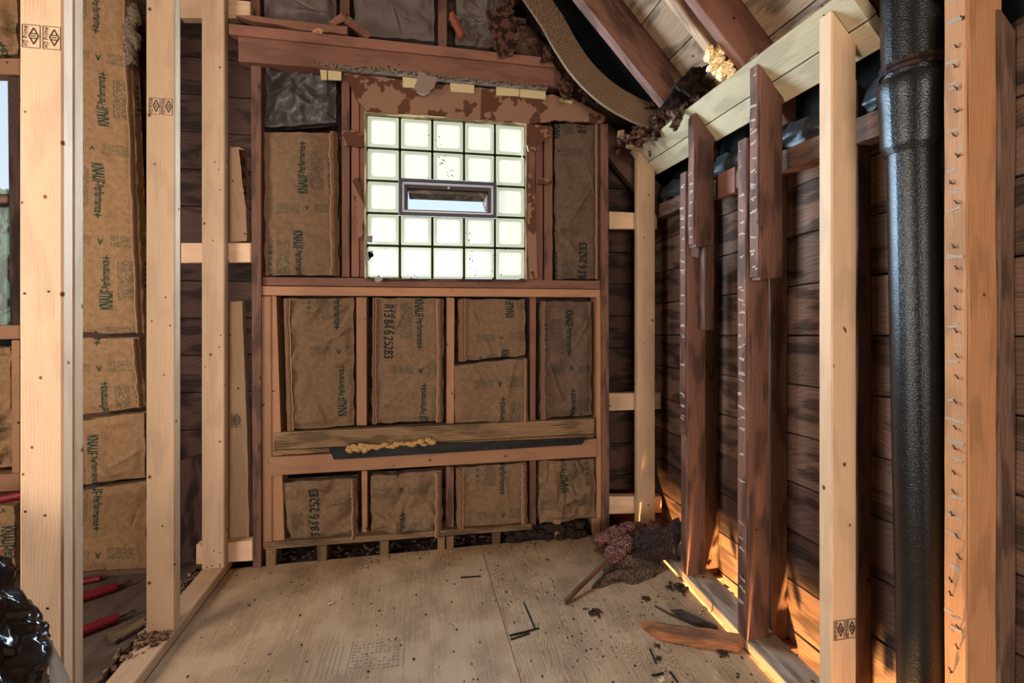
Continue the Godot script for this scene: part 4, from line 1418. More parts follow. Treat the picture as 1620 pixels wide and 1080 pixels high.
func build_batts() -> void:
	# middle row, under the window
	batt("wrinkled brown paper batt against the framing post, its torn dark flange hanging, middle row", [448, 471, 560, 470, 561, 674, 454, 681], ZB - 0.022, "plain", 0.006, 0.012, 401, Vector2(0.02, 0.22), false, "L")
	batt("smooth brown paper batt with a large blue batch number, middle row under the window", [588, 470, 702, 471, 702, 667, 588, 671], ZB - 0.024, "stencil", 0.004, 0.010, 402, Vector2(0.05, 0.10), false, "lR")
	batt("brown paper batt cut through across its middle, under the window", [724, 472, 832, 473, 832, 563, 724, 572], ZB - 0.02, "plain", 0.003, 0.008, 403, Vector2(0.02, 0.78), false, "L")
	batt("short lower piece of the brown paper batt cut across its middle", [718, 577, 836, 565, 836, 667, 718, 669], ZB - 0.014, "plain", 0.004, 0.008, 404, Vector2(0.06, 0.40), false, "r")
	batt("heavily creased brown paper batt beside the knee-wall corner, middle row", [853, 475, 936, 476, 936, 658, 853, 663], ZB - 0.026, "dull", 0.009, 0.012, 405, Vector2(1.02, 0.95), true, "l")
	# bottom row
	batt("crumpled brown paper batt with a blue batch number read upwards, bottom row", [445, 762, 566, 755, 566, 849, 457, 856], ZB - 0.018, "stencil", 0.013, 0.014, 406, Vector2(0.56, 0.50), true, "r")
	batt("crumpled brown paper batt second along the bottom row, next to the batch-numbered one", [586, 752, 701, 743, 700, 846, 586, 853], ZB - 0.018, "plain", 0.013, 0.012, 407, Vector2(0.95, 0.62), true, "R")
	batt("flat brown paper batt of the bottom row with a frayed dark flange", [721, 739, 835, 731, 835, 831, 721, 842], ZB - 0.016, "plain", 0.004, 0.008, 408, Vector2(0.04, 0.22), false, "LR")
	batt("loose crumpled brown paper batt lifting over grey fluff, bottom row", [852, 729, 941, 724, 943, 818, 852, 829], ZB - 0.008, "plain", 0.016, 0.014, 409, Vector2(0.9, 0.3), true)
	# beside the window
	batt("brown paper batt with blue print in the bay between the new studs and the window", [417, 207, 535, 209, 537, 437, 418, 437], ZB - 0.022, "plain", 0.005, 0.010, 410, Vector2(0.0, 0.45), true, "R")
	batt("dull narrow paper batt in the bay between the window and the knee wall", [877, 193, 946, 196, 946, 443, 877, 442], ZB - 0.024, "dull", 0.006, 0.010, 411, Vector2(0.6, 0.20), true, "r")
	# black building plastic above the first
	var t := batt("crumpled dark foil-like sheet in the bay over the printed batt, below the header", [418, 104, 534, 113, 534, 194, 418, 203], ZB - 0.045, "dark", 0.025, 0.016, 412, Vector2.ZERO, false, "", "", "dark_sheet")
	# dark old batts above the header
	batt("old grey batt above the header, between the first two uprights", [414, -30, 532, -30, 534, 48, 418, 36], -2.29, "old", 0.016, 0.03, 413, Vector2.ZERO, false, "", "", "old_batt")
	batt("old grey batt above the header, torn along one side", [557, -30, 688, -30, 688, 66, 560, 55], -2.29, "old", 0.010, 0.02, 414, Vector2(0.3, 0.2), false, "", "", "old_batt")
	batt("old grey batt above the header with pink fibre showing", [720, -30, 806, -30, 808, 78, 720, 72], -2.30, "old", 0.022, 0.03, 415, Vector2(0.6, 0.1), false, "", "", "old_batt")
	var pk := MB.new()
	for k in 6:
		blob(pk, bz(716 + k * 2.5, 28 + k * 5, -2.245), Vector3(0.016, 0.026, 0.012), 0.6, 0.14, 470 + k, 14, 10)
	solo("fibre_tuft", pk, mat("pink_fibre", Color(0.62, 0.36, 0.28), "fleck", 0.95), "salmon pink fibre tuft beside an upright above the header", "fibre tuft")
	# next room, beyond the partition
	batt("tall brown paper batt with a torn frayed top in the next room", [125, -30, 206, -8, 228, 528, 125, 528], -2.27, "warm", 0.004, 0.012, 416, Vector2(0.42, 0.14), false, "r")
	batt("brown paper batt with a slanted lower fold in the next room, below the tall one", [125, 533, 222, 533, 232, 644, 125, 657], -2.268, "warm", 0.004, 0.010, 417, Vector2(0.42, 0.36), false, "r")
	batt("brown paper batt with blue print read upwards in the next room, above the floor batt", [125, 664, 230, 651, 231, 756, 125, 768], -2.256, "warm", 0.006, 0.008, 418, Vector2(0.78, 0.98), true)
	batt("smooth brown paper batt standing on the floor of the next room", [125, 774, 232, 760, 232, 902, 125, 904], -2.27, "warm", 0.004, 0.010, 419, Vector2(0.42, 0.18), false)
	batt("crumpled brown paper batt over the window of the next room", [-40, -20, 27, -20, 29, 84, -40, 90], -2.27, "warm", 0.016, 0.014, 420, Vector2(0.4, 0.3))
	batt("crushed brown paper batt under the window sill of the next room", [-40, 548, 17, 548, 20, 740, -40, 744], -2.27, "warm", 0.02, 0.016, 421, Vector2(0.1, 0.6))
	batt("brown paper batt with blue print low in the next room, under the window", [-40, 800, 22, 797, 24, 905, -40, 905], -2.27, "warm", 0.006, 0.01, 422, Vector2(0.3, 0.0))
	# frayed fibre at the top of the tall batt
	var fr := MB.new()
	for k in 9:
		blob(fr, bz(204 + rng.randf() * 14, 20 + k * 9.0, -2.215), Vector3(0.022, 0.035, 0.02), 0.5, 0.12, 500 + k, 14, 10)
	solo("fibre_tuft", fr, mat("fibre_grey", Color(0.52, 0.46, 0.40), "shred", 0.95), "grey torn fibre hanging from the tall batt of the next room", "fibre tuft")

# ---------------------------------------------------------------- ruins round the window and under the roof
func px_ragged(mb: MB, c: Array, z: float, thick: float, tear := 0.004, step := 0.012, grain := 0) -> void:
	var pts := []
	for i in range(0, c.size(), 2):
		pts.append(bz(c[i], c[i + 1], z))
	ragged(mb, pts, Vector3(0, 0, -thick), tear, step, 1.6, grain)

func build_top_details() -> void:
	# brown plaster left over the window
	var mb := MB.new()
	px_ragged(mb, [545, 116, 600, 122, 700, 133, 800, 142, 905, 155, 960, 186, 952, 196, 880, 190, 840, 196, 790, 192, 700, 184, 640, 180, 580, 176, 566, 160], ZB + 0.012, 0.014, 0.0022, 0.02)
	solo("plaster_remnant", mb, mat("brown_plaster", Color(0.52, 0.39, 0.32), "plaster", 0.9), "flaking brown plaster band left above the glass-block window", "plaster")
	for c in [[[834, 195, 872, 200, 870, 216, 858, 222, 850, 240, 838, 236], "jagged brown plaster piece at the window's upper corner by the narrow batt"], [[836, 262, 846, 300, 848, 360, 850, 440, 838, 441, 834, 380], "long crumbling brown plaster strip on the stud between window and narrow batt"], [[850, 282, 874, 284, 874, 290, 850, 292], "thin brown plaster band bridging the studs beside the narrow batt"], [[541, 210, 556, 205, 577, 214, 577, 233, 545, 230], "curled brown plaster scrap bridging the studs beside the printed batt"], [[556, 284, 568, 279, 573, 300, 577, 330, 574, 370, 566, 380, 563, 320], "peeling brown plaster strip on the stud beside the window's middle"]]:
		mb = MB.new()
		px_ragged(mb, c[0], ZB + 0.006, 0.008, 0.003, 0.01)
		solo("plaster_remnant", mb, mat("brown_plaster", Color(0.52, 0.39, 0.32)), c[1], "plaster")
	# cream ceramic pieces
	var cream := mat("cream_tile", Color(0.74, 0.66, 0.49), "", 0.35)
	var gp := "broken cream wall tiles under the header"
	for c in [[506, 109, 517, 109, 517, 126, 508, 126], [518.5, 111, 540, 113, 540, 127, 519, 126], [637, 121, 662, 123, 660, 139, 637, 137], [712, 128, 750, 132, 750, 147, 713, 144], [785, 135, 822, 138, 821, 152, 785, 150], [823, 139, 863, 142, 863, 157, 822, 153], [886, 155, 906, 160, 905, 164, 886, 160]]:
		mb = MB.new()
		px_ragged(mb, c, ZB + 0.022, 0.007, 0.0004, 0.02)
		solo("wall_tile", mb, cream, "broken cream ceramic wall tile stuck under the header", "tile", gp)
	# grey mortar ledge along the header's lower edge
	mb = MB.new()
	px_ragged(mb, [494, 97, 560, 104, 620, 108, 700, 119, 780, 127, 868, 137, 866, 141, 780, 133, 700, 126, 640, 118, 560, 111, 520, 106], ZB + 0.046, 0.03, 0.002, 0.009)
	solo("mortar_ledge", mb, mat("grey_mortar", Color(0.46, 0.40, 0.35), "fleck", 0.9), "ragged grey mortar ledge along the lower edge of the header", "mortar")
	# torn paper flap
	mb = MB.new()
	px_ragged(mb, [663, 112, 676, 118, 692, 122, 688, 136, 672, 150, 660, 148, 656, 136], ZB + 0.055, 0.003, 0.002, 0.01)
	solo("paper_flap", mb, mat("paper_flap", Color(0.50, 0.42, 0.37), "", 0.9), "curled scrap of painted paper hanging from the header over the window", "paper scrap")
	# broken slat and blocks lying on the ledge
	mb = MB.new()
	px_ragged(mb, [372, 24, 400, 24, 430, 29, 550, 42, 549, 54, 470, 47, 440, 39, 400, 34], ZB + 0.035, 0.04, 0.001, 0.03, 1)
	solo("broken_slat", mb, timber("red_timber"), "split reddish slat lying along the top of the header", "slat")
	for b in [[[519, 35, 540, 20, 547, 32, 528, 41], "short broken timber end propped against an upright above the header"], [[545, 36, 552, 25, 588, 56, 580, 61], "short pale timber offcut leaning on the header ledge"]]:
		mb = MB.new()
		px_ragged(mb, b[0], ZB + 0.02, 0.035, 0.0006, 0.03, 1)
		solo("timber_offcut", mb, timber("red_timber"), b[1], "offcut")
	mb = MB.new()
	px_ragged(mb, [493, 50, 502, 44, 510, 47, 509, 53], ZB + 0.075, 0.01, 0.001)
	solo("plaster_crumb", mb, mat("pale_crumb", Color(0.72, 0.52, 0.42), "dirt"), "pale crumb of plaster on the header ledge", "crumb")
	# torn dark shreds hanging in the roof corner
	var sm := mat("brown_shred", Color(0.33, 0.22, 0.17), "shred", 0.95)
	var lab := ["long torn strip of brown fibreboard hanging above the header", "wide torn flap of brown fibreboard folded over the header ledge", "small curled scrap of fibreboard under the bent lath board", "dark crumpled scrap of fibreboard beside the header's end"]
	var shapes := [[806, -20, 814, -20, 812, 20, 807, 42, 801, 40, 803, 10], [770, 18, 800, 8, 826, 40, 818, 70, 812, 88, 790, 92, 778, 60], [856, 28, 866, 40, 862, 58, 852, 50], [880, 108, 900, 130, 905, 150, 892, 158, 884, 140]]
	for k in 4:
		mb = MB.new()
		px_ragged(mb, shapes[k], ZB + 0.07 + 0.012 * k, 0.006, 0.004, 0.010)
		solo("fibreboard_shred", mb, sm, lab[k], "fibreboard scrap")
	mb = MB.new()
	for k in 46:
		var f := rng.randf()
		chip(mb, bz(790 + f * 150 + rng.randfn(0, 10), 10 + f * 150 + rng.randfn(0, 12), ZB + 0.075 + rng.randf() * 0.03), Vector3(rng.randf_range(0.01, 0.05), rng.randf_range(0.01, 0.06), 0.006), rng.randf_range(-0.5, 0.5))
	solo("shredded_lining", mb, sm, "tangle of dark shredded lining between the header and the bent lath board", "debris", "", "stuff")
	# the bent board sagging from the roof
	var curve := [[815, -50], [846, -6], [872, 32], [893, 70], [922, 112], [960, 148], [1004, 174], [1040, 186]]
	var P := []
	for k in curve.size():
		P.append(bz(curve[k][0], curve[k][1], -2.06 + 0.010 * k))
	var bent := MB.new()
	var c3 := Curve3D.new()
	for p in P:
		c3.add_point(p)
	for k in range(1, P.size() - 1):
		var tg: Vector3 = (P[k + 1] - P[k - 1]) / 6.0
		c3.set_point_in(k, -tg)
		c3.set_point_out(k, tg)
	var pts := c3.tessellate(4, 3)
	for k in pts.size() - 1:
		var dr := (pts[k + 1] - pts[k]).normalized()
		var nn := dr.cross(Vector3.BACK).normalized()
		var q := []
		for e in [k, k + 1]:
			var d2 := (pts[mini(e + 1, pts.size() - 1)] - pts[maxi(e - 1, 0)]).normalized()
			var n2 := d2.cross(Vector3.BACK).normalized()
			for o in [[-0.062, 0.0], [0.062, 0.03], [0.062, 0.0], [-0.062, -0.03]]:
				q.append(pts[e] + n2 * (o[0] * 1.0) + Vector3(0, 0, o[1] * 0.6))
		var mid := (pts[k] + pts[k + 1]) / 2
		for i in 4:
			var j := (i + 1) % 4
			bent.quad(q[i], q[j], q[4 + j], q[4 + i], Vector2(i * 0.2, k * 0.06), Vector2(j * 0.2 + 0.1, k * 0.06), Vector2(j * 0.2 + 0.1, k * 0.06 + 0.06), Vector2(i * 0.2, k * 0.06 + 0.06), mid)
	solo("bent_board", bent, mat("bent_board", Color(0.48, 0.385, 0.30), "fleck", 0.9, Vector3(2.5, 2.5, 1)), "wide brown fibre board bent in a sagging curve under the roof", "board")
	# rotten debris along the sloping plate
	var rot := mat("rot", Color(0.36, 0.235, 0.175), "shred", 0.95)
	mb = MB.new()
	for k in 150:
		var f := rng.randf()
		var p := bz(lerpf(985, 1110, f) + rng.randfn(0, 7), lerpf(232, 138, f) + rng.randfn(0, 11), lerpf(-2.12, -1.74, f))
		chip(mb, p, Vector3(rng.randf_range(0.01, 0.045), rng.randf_range(0.008, 0.03), rng.randf_range(0.01, 0.05)), rng.randf() * TAU)
	solo("rotten_debris", mb, rot, "heap of rotten brown debris caught along the sloping plate", "debris", "", "stuff")
	var dk := mat("tar_scrap", Color(0.17, 0.12, 0.10), "shred", 0.8)
	var scraps := [[[1068, 135, 1096, 106, 1118, 104, 1116, 140, 1092, 150], -1.70, "dark square scrap of felt standing beside the yellow foam"], [[1040, 176, 1068, 140, 1090, 122, 1096, 150, 1066, 172], -1.78, "dark crumpled scrap of felt at the foot of the red-brown rafter"], [[1062, 200, 1080, 166, 1088, 160, 1082, 184, 1072, 206], -1.74, "grey torn strip of paper draped over the sloping plate"]]
	for s in scraps:
		mb = MB.new()
		px_ragged(mb, s[0], s[1], 0.012, 0.003, 0.010)
		solo("felt_scrap", mb, dk if s[2].begins_with("dark") else mat("grey_scrap", Color(0.36, 0.30, 0.25), "shred", 0.9), s[2], "scrap")
	for s in [[[992, 214, 1034, 208, 1032, 213, 994, 221], "pale splinter of lath in the debris of the roof corner"], [[992, 226, 1018, 234, 1016, 240, 992, 233], "short broken stick in the debris of the roof corner"], [[979, 206, 988, 205, 987, 218, 978, 216], "small square wood chip in the debris of the roof corner"]]:
		mb = MB.new()
		px_ragged(mb, s[0], -2.06, 0.012, 0.0006, 0.03, 1)
		solo("wood_splinter", mb, timber("roof"), s[1], "splinter")
	# spray foam on the plate
	mb = MB.new()
	for k in 26:
		blob(mb, bz(1120 + rng.randf() * 50, 74 + rng.randf() * 44, -1.51 + rng.randf() * 0.05), Vector3(rng.randf_range(0.012, 0.026), rng.randf_range(0.012, 0.028), 0.020), 0.55, 0.07, 600 + k, 20, 14)
	solo("spray_foam", mb, mat("yellow_foam", Color(0.98, 0.92, 0.78), "foam", 0.8), "lump of yellow and white spray foam at the foot of the pale rafter", "spray foam")
	mb = MB.new()
	for k in 22:
		var f := k / 22.0
		var hh := rng.randf_range(0.008, 0.016) * (1.3 if f < 0.25 else 0.8)
		blob(mb, bz(lerpf(553, 690, f), lerpf(709, 699, f) + rng.randfn(0, 2), ZB + 0.040), Vector3(0.018, hh, 0.010), 0.45, 0.15, 650 + k, 14, 10)
	solo("spray_foam", mb, mat("tan_foam", Color(0.70, 0.58, 0.42), "foam", 0.8), "bead of tan spray foam squeezed out along the treated board", "spray foam")
	# dark steel strip screwed under the treated board
	var t := put_strip()
	# foil and tape curls beside the window
	var gl := mat("glass_chip", Color(0.36, 0.31, 0.27), "", 0.25)
	for c in [[[582, 398, 590, 396, 592, 406, 584, 409], "small dark chip clinging to the lowest window edge, upper of two by the printed batt"], [[574, 410, 583, 398, 591, 402, 584, 414], "tilted dark chip stuck at the window's lower corner by the printed batt"], [[592, 442, 600, 434, 606, 442, 597, 448], "glassy chip lying on the rail under the window corner"], [[580, 373, 590, 373, 590, 384, 580, 384], "square dark chip on the window edge above the tilted chip"]]:
		mb = MB.new()
		px_ragged(mb, c[0], ZB + 0.024, 0.006, 0.0006, 0.02)
		solo("window_chip", mb, gl, c[1], "chip")
	mb = MB.new()
	tube(mb, [bz(826, 250, ZB + 0.02), bz(828, 232, ZB + 0.03), bz(834, 230, ZB + 0.03), bz(836, 240, ZB + 0.02)], [0.003, 0.003, 0.003, 0.002], 8)
	solo("caulk_curl", mb, mat("caulk", Color(0.62, 0.56, 0.48)), "curl of pale caulk peeling off the window edge", "caulk")

func put_strip() -> Node3D:
	var mb := board4(bz(520, 709, ZB + 0.028), bz(929, 692, ZB + 0.028), bz(921, 703, ZB + 0.028), bz(528, 727, ZB + 0.028), Vector3(0, 0, -0.014), true)
	return solo("steel_strip", mb, mat("black_steel", Color(0.10, 0.095, 0.095), "dirt", 0.5), "long blackened steel strip along the rail under the treated board", "steel strip")

# ---------------------------------------------------------------- soil pipe
func build_pipe() -> void:
	var b := Vector3(1.172, -0.2, -0.900)
	var t := thing("soil_pipe", "black cast-iron soil pipe with bell joint and rusty strap beside the stapled stud", "pipe", Vector3(1.17, 0.0, -0.90))
	var iron := mat("cast_iron", Color(0.07, 0.07, 0.072), "", 0.26, Vector3(4, 12, 1), "iron_relief", 0.05)
	iron.metallic_specular = 0.5
	var low := MB.new()
	var top := Vector3(1.154, 1.56, -0.920)
	tube(low, [b, b.lerp(top, 0.5), top], [0.054, 0.054, 0.054], 40)
	put("pipe_barrel", low, iron, t)
	var hub := MB.new()
	var pr := [[1.53, 0.054], [1.545, 0.060], [1.555, 0.064], [1.62, 0.066], [1.66, 0.068], [1.675, 0.071], [1.70, 0.071], [1.712, 0.066], [1.715, 0.06]]
	var P := []
	var R := []
	for e in pr:
		P.append(Vector3(1.153, e[0], -0.921))
		R.append(e[1])
	tube(hub, P, R, 40)
	put("bell_joint", hub, iron, t)
	var upm := MB.new()
	tube(upm, [Vector3(1.153, 1.71, -0.921), Vector3(1.147, 2.05, -0.921)], [0.062, 0.062], 40)
	put("pipe_barrel", upm, iron, t)
	var st := MB.new()
	tube(st, [Vector3(1.153, 1.724, -0.921), Vector3(1.153, 1.748, -0.921)], [0.0655, 0.0655], 40, false)
	var so := put("strap", st, mat("rust", Color(0.24, 0.145, 0.10), "shred", 0.8), t, "rusty perforated strap")
	for k in 12:
		var an := PI * 0.55 + k * 0.14
		var c := Vector3(1.153 + cos(an) * 0.0660, 1.736, -0.921 + sin(an) * 0.0660)
		var hm := MB.new()
		tube(hm, [c, c + Vector3(cos(an), 0, sin(an)) * 0.0012], [0.004, 0.004], 10)
		put("strap_hole", hm, mat("felt", Color(0.06, 0.06, 0.065)), so)

# ---------------------------------------------------------------- things on the partition side
func build_left_things() -> void:
	# rough pale offcuts standing between the blocking and the gable post
	var o := MB.new()
	px_ragged(o, [358, 233, 377, 232, 385, 236, 389, 300, 390, 381, 358, 383], -2.232, 0.036, 0.0008, 0.05, 2)
	var t := solo("lumber_offcut", o, timber("new_pine"), "pale lumber offcut with bark on its edge standing on the middle blocking", "offcut")
	var bk := MB.new()
	px_ragged(bk, [378, 236, 386, 238, 389, 290, 390, 330, 386, 310, 382, 275], -2.2305, 0.004, 0.001, 0.012)
	put("bark", bk, mat("bark", Color(0.36, 0.17, 0.10), "shred", 0.95), t)
	o = MB.new()
	px_ragged(o, [358, 477, 383, 476, 391, 700, 394, 855, 358, 858], -2.232, 0.036, 0.0008, 0.05, 2)
	t = solo("lumber_offcut", o, timber("new_pine"), "long pale lumber offcut with a stamp standing on the lowest blocking", "offcut")
	grade_stamp(t, bz(366, 676, -2.2315), 0.020, 0.06, 2, Basis(), Color(0.40, 0.29, 0.20))
	# window of the next room at the edge of view
	var w := struct("window_2", "old wooden window of the next room at its far wall", "window")
	for r in [[[12, 120, 31, 122, 31, 515, 16, 515], "sheath_dark"], [[31.5, 118, 44, 118, 44, 516, 31.5, 516], "orange_pine"], [[-60, 92, 31, 92, 31, 118, -60, 116], "orange_pine"], [[-60, 516, 31, 514, 31, 536, -60, 538], "orange_pine"], [[18, 538, 31, 538, 31, 749, 19, 749], "orange_pine"], [[-60, 753, 31, 749, 31, 776, -60, 782], "orange_pine"], [[-60, 308, 11, 306, 11, 322, -60, 324], "white"]]:
		var c: Array = r[0]
		var mb := board4(bz(c[0], c[1], -2.26), bz(c[2], c[3], -2.26), bz(c[4], c[5], -2.26), bz(c[6], c[7], -2.26), Vector3(0, 0, -0.06), absf(c[2] - c[0]) > absf(c[7] - c[1]))
		put("window_trim", mb, mat("sash_paint", Color(0.48, 0.38, 0.33), "dirt") if r[1] == "white" else timber(r[1]), w)
	var gl := StandardMaterial3D.new()
	gl.resource_name = "clear_glass"
	gl.transparency = BaseMaterial3D.TRANSPARENCY_ALPHA
	gl.albedo_color = Color(0.9, 0.95, 0.92, 0.12)
	gl.roughness = 0.05
	put("window_pane", stick(bz(-60, 515, -2.33), bz(12, 118, -2.334), 0.0005), gl, w)
	# hedge outside that window
	var hd := MB.new()
	for k in 14:
		blob(hd, Vector3(-3.6 + k * 0.22, 0.9 + 0.25 * sin(k * 1.7), -4.2), Vector3(0.5, 0.8, 0.4), 0.5, 0.15, 700 + k, 20, 14)
	solo("garden_hedge", hd, mat("leafy", Color(0.66, 0.78, 0.60), "shred", 0.8), "green hedge outside the window of the next room", "hedge", "", "stuff")
	# red tubes with hooks lying on the old floor
	var red := mat("red_paint", Color(0.50, 0.10, 0.125), "fleck", 0.45)
	var lab := ["dusty dark red tube lying farthest back on the old floor", "red tube with a bent wire eye lying on the old floor", "red tube with a wire hook beside the broken plywood piece"]
	var ends := [[160, 914, 100, 926, 0.013], [186, 927, 100, 955, 0.018], [189, 976, 100, 1010, 0.018]]
	for k in 3:
		var e: Array = ends[k]
		var y: float = e[4] - 0.012
		var a := by(e[0], e[1], y)
		var b := by(e[2], e[3], y)
		var dir := (a - b).normalized()
		var th := thing("red_tube", lab[k], "tube", Vector3(a.x, -0.012, a.z))
		var mb := MB.new()
		tube(mb, [a - dir * 0.75, a - dir * 0.004, a], [e[4], e[4], e[4] * 0.85], 20)
		put("tube_body", mb, red, th)
		if k > 0:
			mb = MB.new()
			tube(mb, [a - dir * 0.01, a + dir * 0.022, a + dir * 0.040 + Vector3(0, 0.008, 0), a + dir * 0.048, a + dir * 0.036 + Vector3(0, -0.006, 0.004)], [0.004, 0.004, 0.003, 0.003, 0.003], 8)
			put("wire_hook", mb, mat("hook_iron", Color(0.20, 0.12, 0.10), "", 0.6), th)
	var bar := MB.new()
	tube(bar, [bz(-80, 806, -2.0), bz(60, 778, -2.0)], [0.016, 0.016], 16)
	solo("red_tube", bar, red, "red tube held level under the window of the next room", "tube")
	# broken plywood piece and rubble beside the plate
	var py := MB.new()
	var q := [by(164, 1000, -0.005), by(190, 985, 0.02), by(233, 968, 0.02), by(233, 988, 0.0), by(184, 1012, -0.005)]
	ragged(py, [by(168, 1000, 0.004), by(226, 970, 0.004), by(232, 985, 0.004), by(182, 1014, 0.004)], Vector3(0, -0.012, 0), 0.004, 0.012, 2.0, 1)
	solo("plywood_scrap", py, timber("treated"), "splintered plywood scrap lying beside the partition plate", "plywood scrap")
	var rb := MB.new()
	for k in 260:
		var f := rng.randf()
		var z := lerpf(-2.2, -1.3, f)
		chip(rb, Vector3(rng.randf_range(-1.03, -0.962), rng.randf_range(-0.045, 0.012), z), Vector3(rng.randf_range(0.01, 0.035), rng.randf_range(0.006, 0.02), rng.randf_range(0.01, 0.03)), rng.randf() * TAU)
	solo("plaster_rubble", rb, mat("rubble", Color(0.60, 0.50, 0.40), "dirt", 0.95), "rubble of plaster lumps in the gap beside the partition plate", "rubble", "", "stuff")
	rb = MB.new()
	for k in 60:
		chip(rb, Vector3(rng.randf_range(-0.945, -0.875), 0.041 + rng.randf() * 0.006, -1.755 + absf(rng.randfn(0, 0.03))), Vector3(rng.randf_range(0.008, 0.026), rng.randf_range(0.003, 0.009), rng.randf_range(0.006, 0.02)), rng.randf() * TAU)
	solo("splinter_litter", rb, mat("plate_litter", Color(0.50, 0.38, 0.29), "dirt", 0.95), "brown splinters piled on the plate at a stud's foot", "splinters", "", "stuff")
	# black refuse bag in the opening
	var bg := thing("refuse_bag", "shiny black plastic refuse bag standing in the partition opening", "bag", Vector3(-0.93, 0.0, -0.93))
	var bag := MB.new()
	bag_shape(bag)
	var bm := mat("bag_plastic", Color(0.030, 0.030, 0.032), "", 0.16, Vector3(1, 1, 1))
	bm.metallic_specular = 0.6
	put("bag_skin", bag, bm, bg)
	var fl := MB.new()
	sheet(fl, bz(74, 1008, -1.02), bz(88, 1030, -1.00), bz(122, 1100, -0.98), bz(78, 1100, -1.0), Vector3(0.3, 0.2, 1).normalized(), 20, 24, 0.006, 0.0, 811, 0.0, Vector2.ZERO)
	put("grey_flap", fl, mat("grey_film", Color(0.52, 0.50, 0.47), "", 0.35), bg, "grey plastic flap")

func bag_shape(mb: MB) -> void:
	var n := FastNoiseLite.new()
	n.seed = 5
	n.noise_type = FastNoiseLite.TYPE_CELLULAR
	n.cellular_return_type = FastNoiseLite.RETURN_DISTANCE2_SUB
	n.frequency = 0.02
	var n2 := noise_of(6, 0.05, 3)
	var nu := 160
	var nv := 150
	var P := PackedVector3Array()
	var U := PackedVector2Array()
	var prof := [[0.0, 0.02], [0.01, 0.20], [0.10, 0.27], [0.35, 0.29], [0.58, 0.27], [0.70, 0.21], [0.745, 0.15], [0.775, 0.085], [0.78, 0.02]]
	for j in nv + 1:
		var f := float(j) / nv * (prof.size() - 1)
		var a := int(minf(f, prof.size() - 2))
		var e := f - a
		var y: float = lerpf(prof[a][0], prof[a + 1][0], e)
		var r: float = lerpf(prof[a][1], prof[a + 1][1], e)
		for i in nu + 1:
			var an := TAU * i / nu
			var c := Vector3(cos(an), 0, -sin(an))
			var d := n.get_noise_3d(c.x * 60 + 40, y * 150, c.z * 60) + 0.6 + 0.55 * n.get_noise_3d(c.x * 210 + 40, y * 460, c.z * 210)
			var k := 1.0 + d * 0.26 + n2.get_noise_3d(c.x * 30, y * 60, c.z * 30) * 0.14
			k += 0.07 * absf(sin(an * 9.0 + n2.get_noise_2d(y * 120, 3.0) * 5.0)) * smoothstep(0.35, 0.7, y)
			var lift := n2.get_noise_3d(c.x * 40, 7, c.z * 40) * 0.10 * smoothstep(0.5, 0.78, y)
			P.append(Vector3(-0.93, maxf(y * 0.88 + lift, 0.0), -0.93) + c * r * k * Vector3(0.92, 1, 0.86))
			U.append(Vector2(i * 0.1, j * 0.1))
	grid(mb, P, U, nu, nv, Vector3.ZERO)

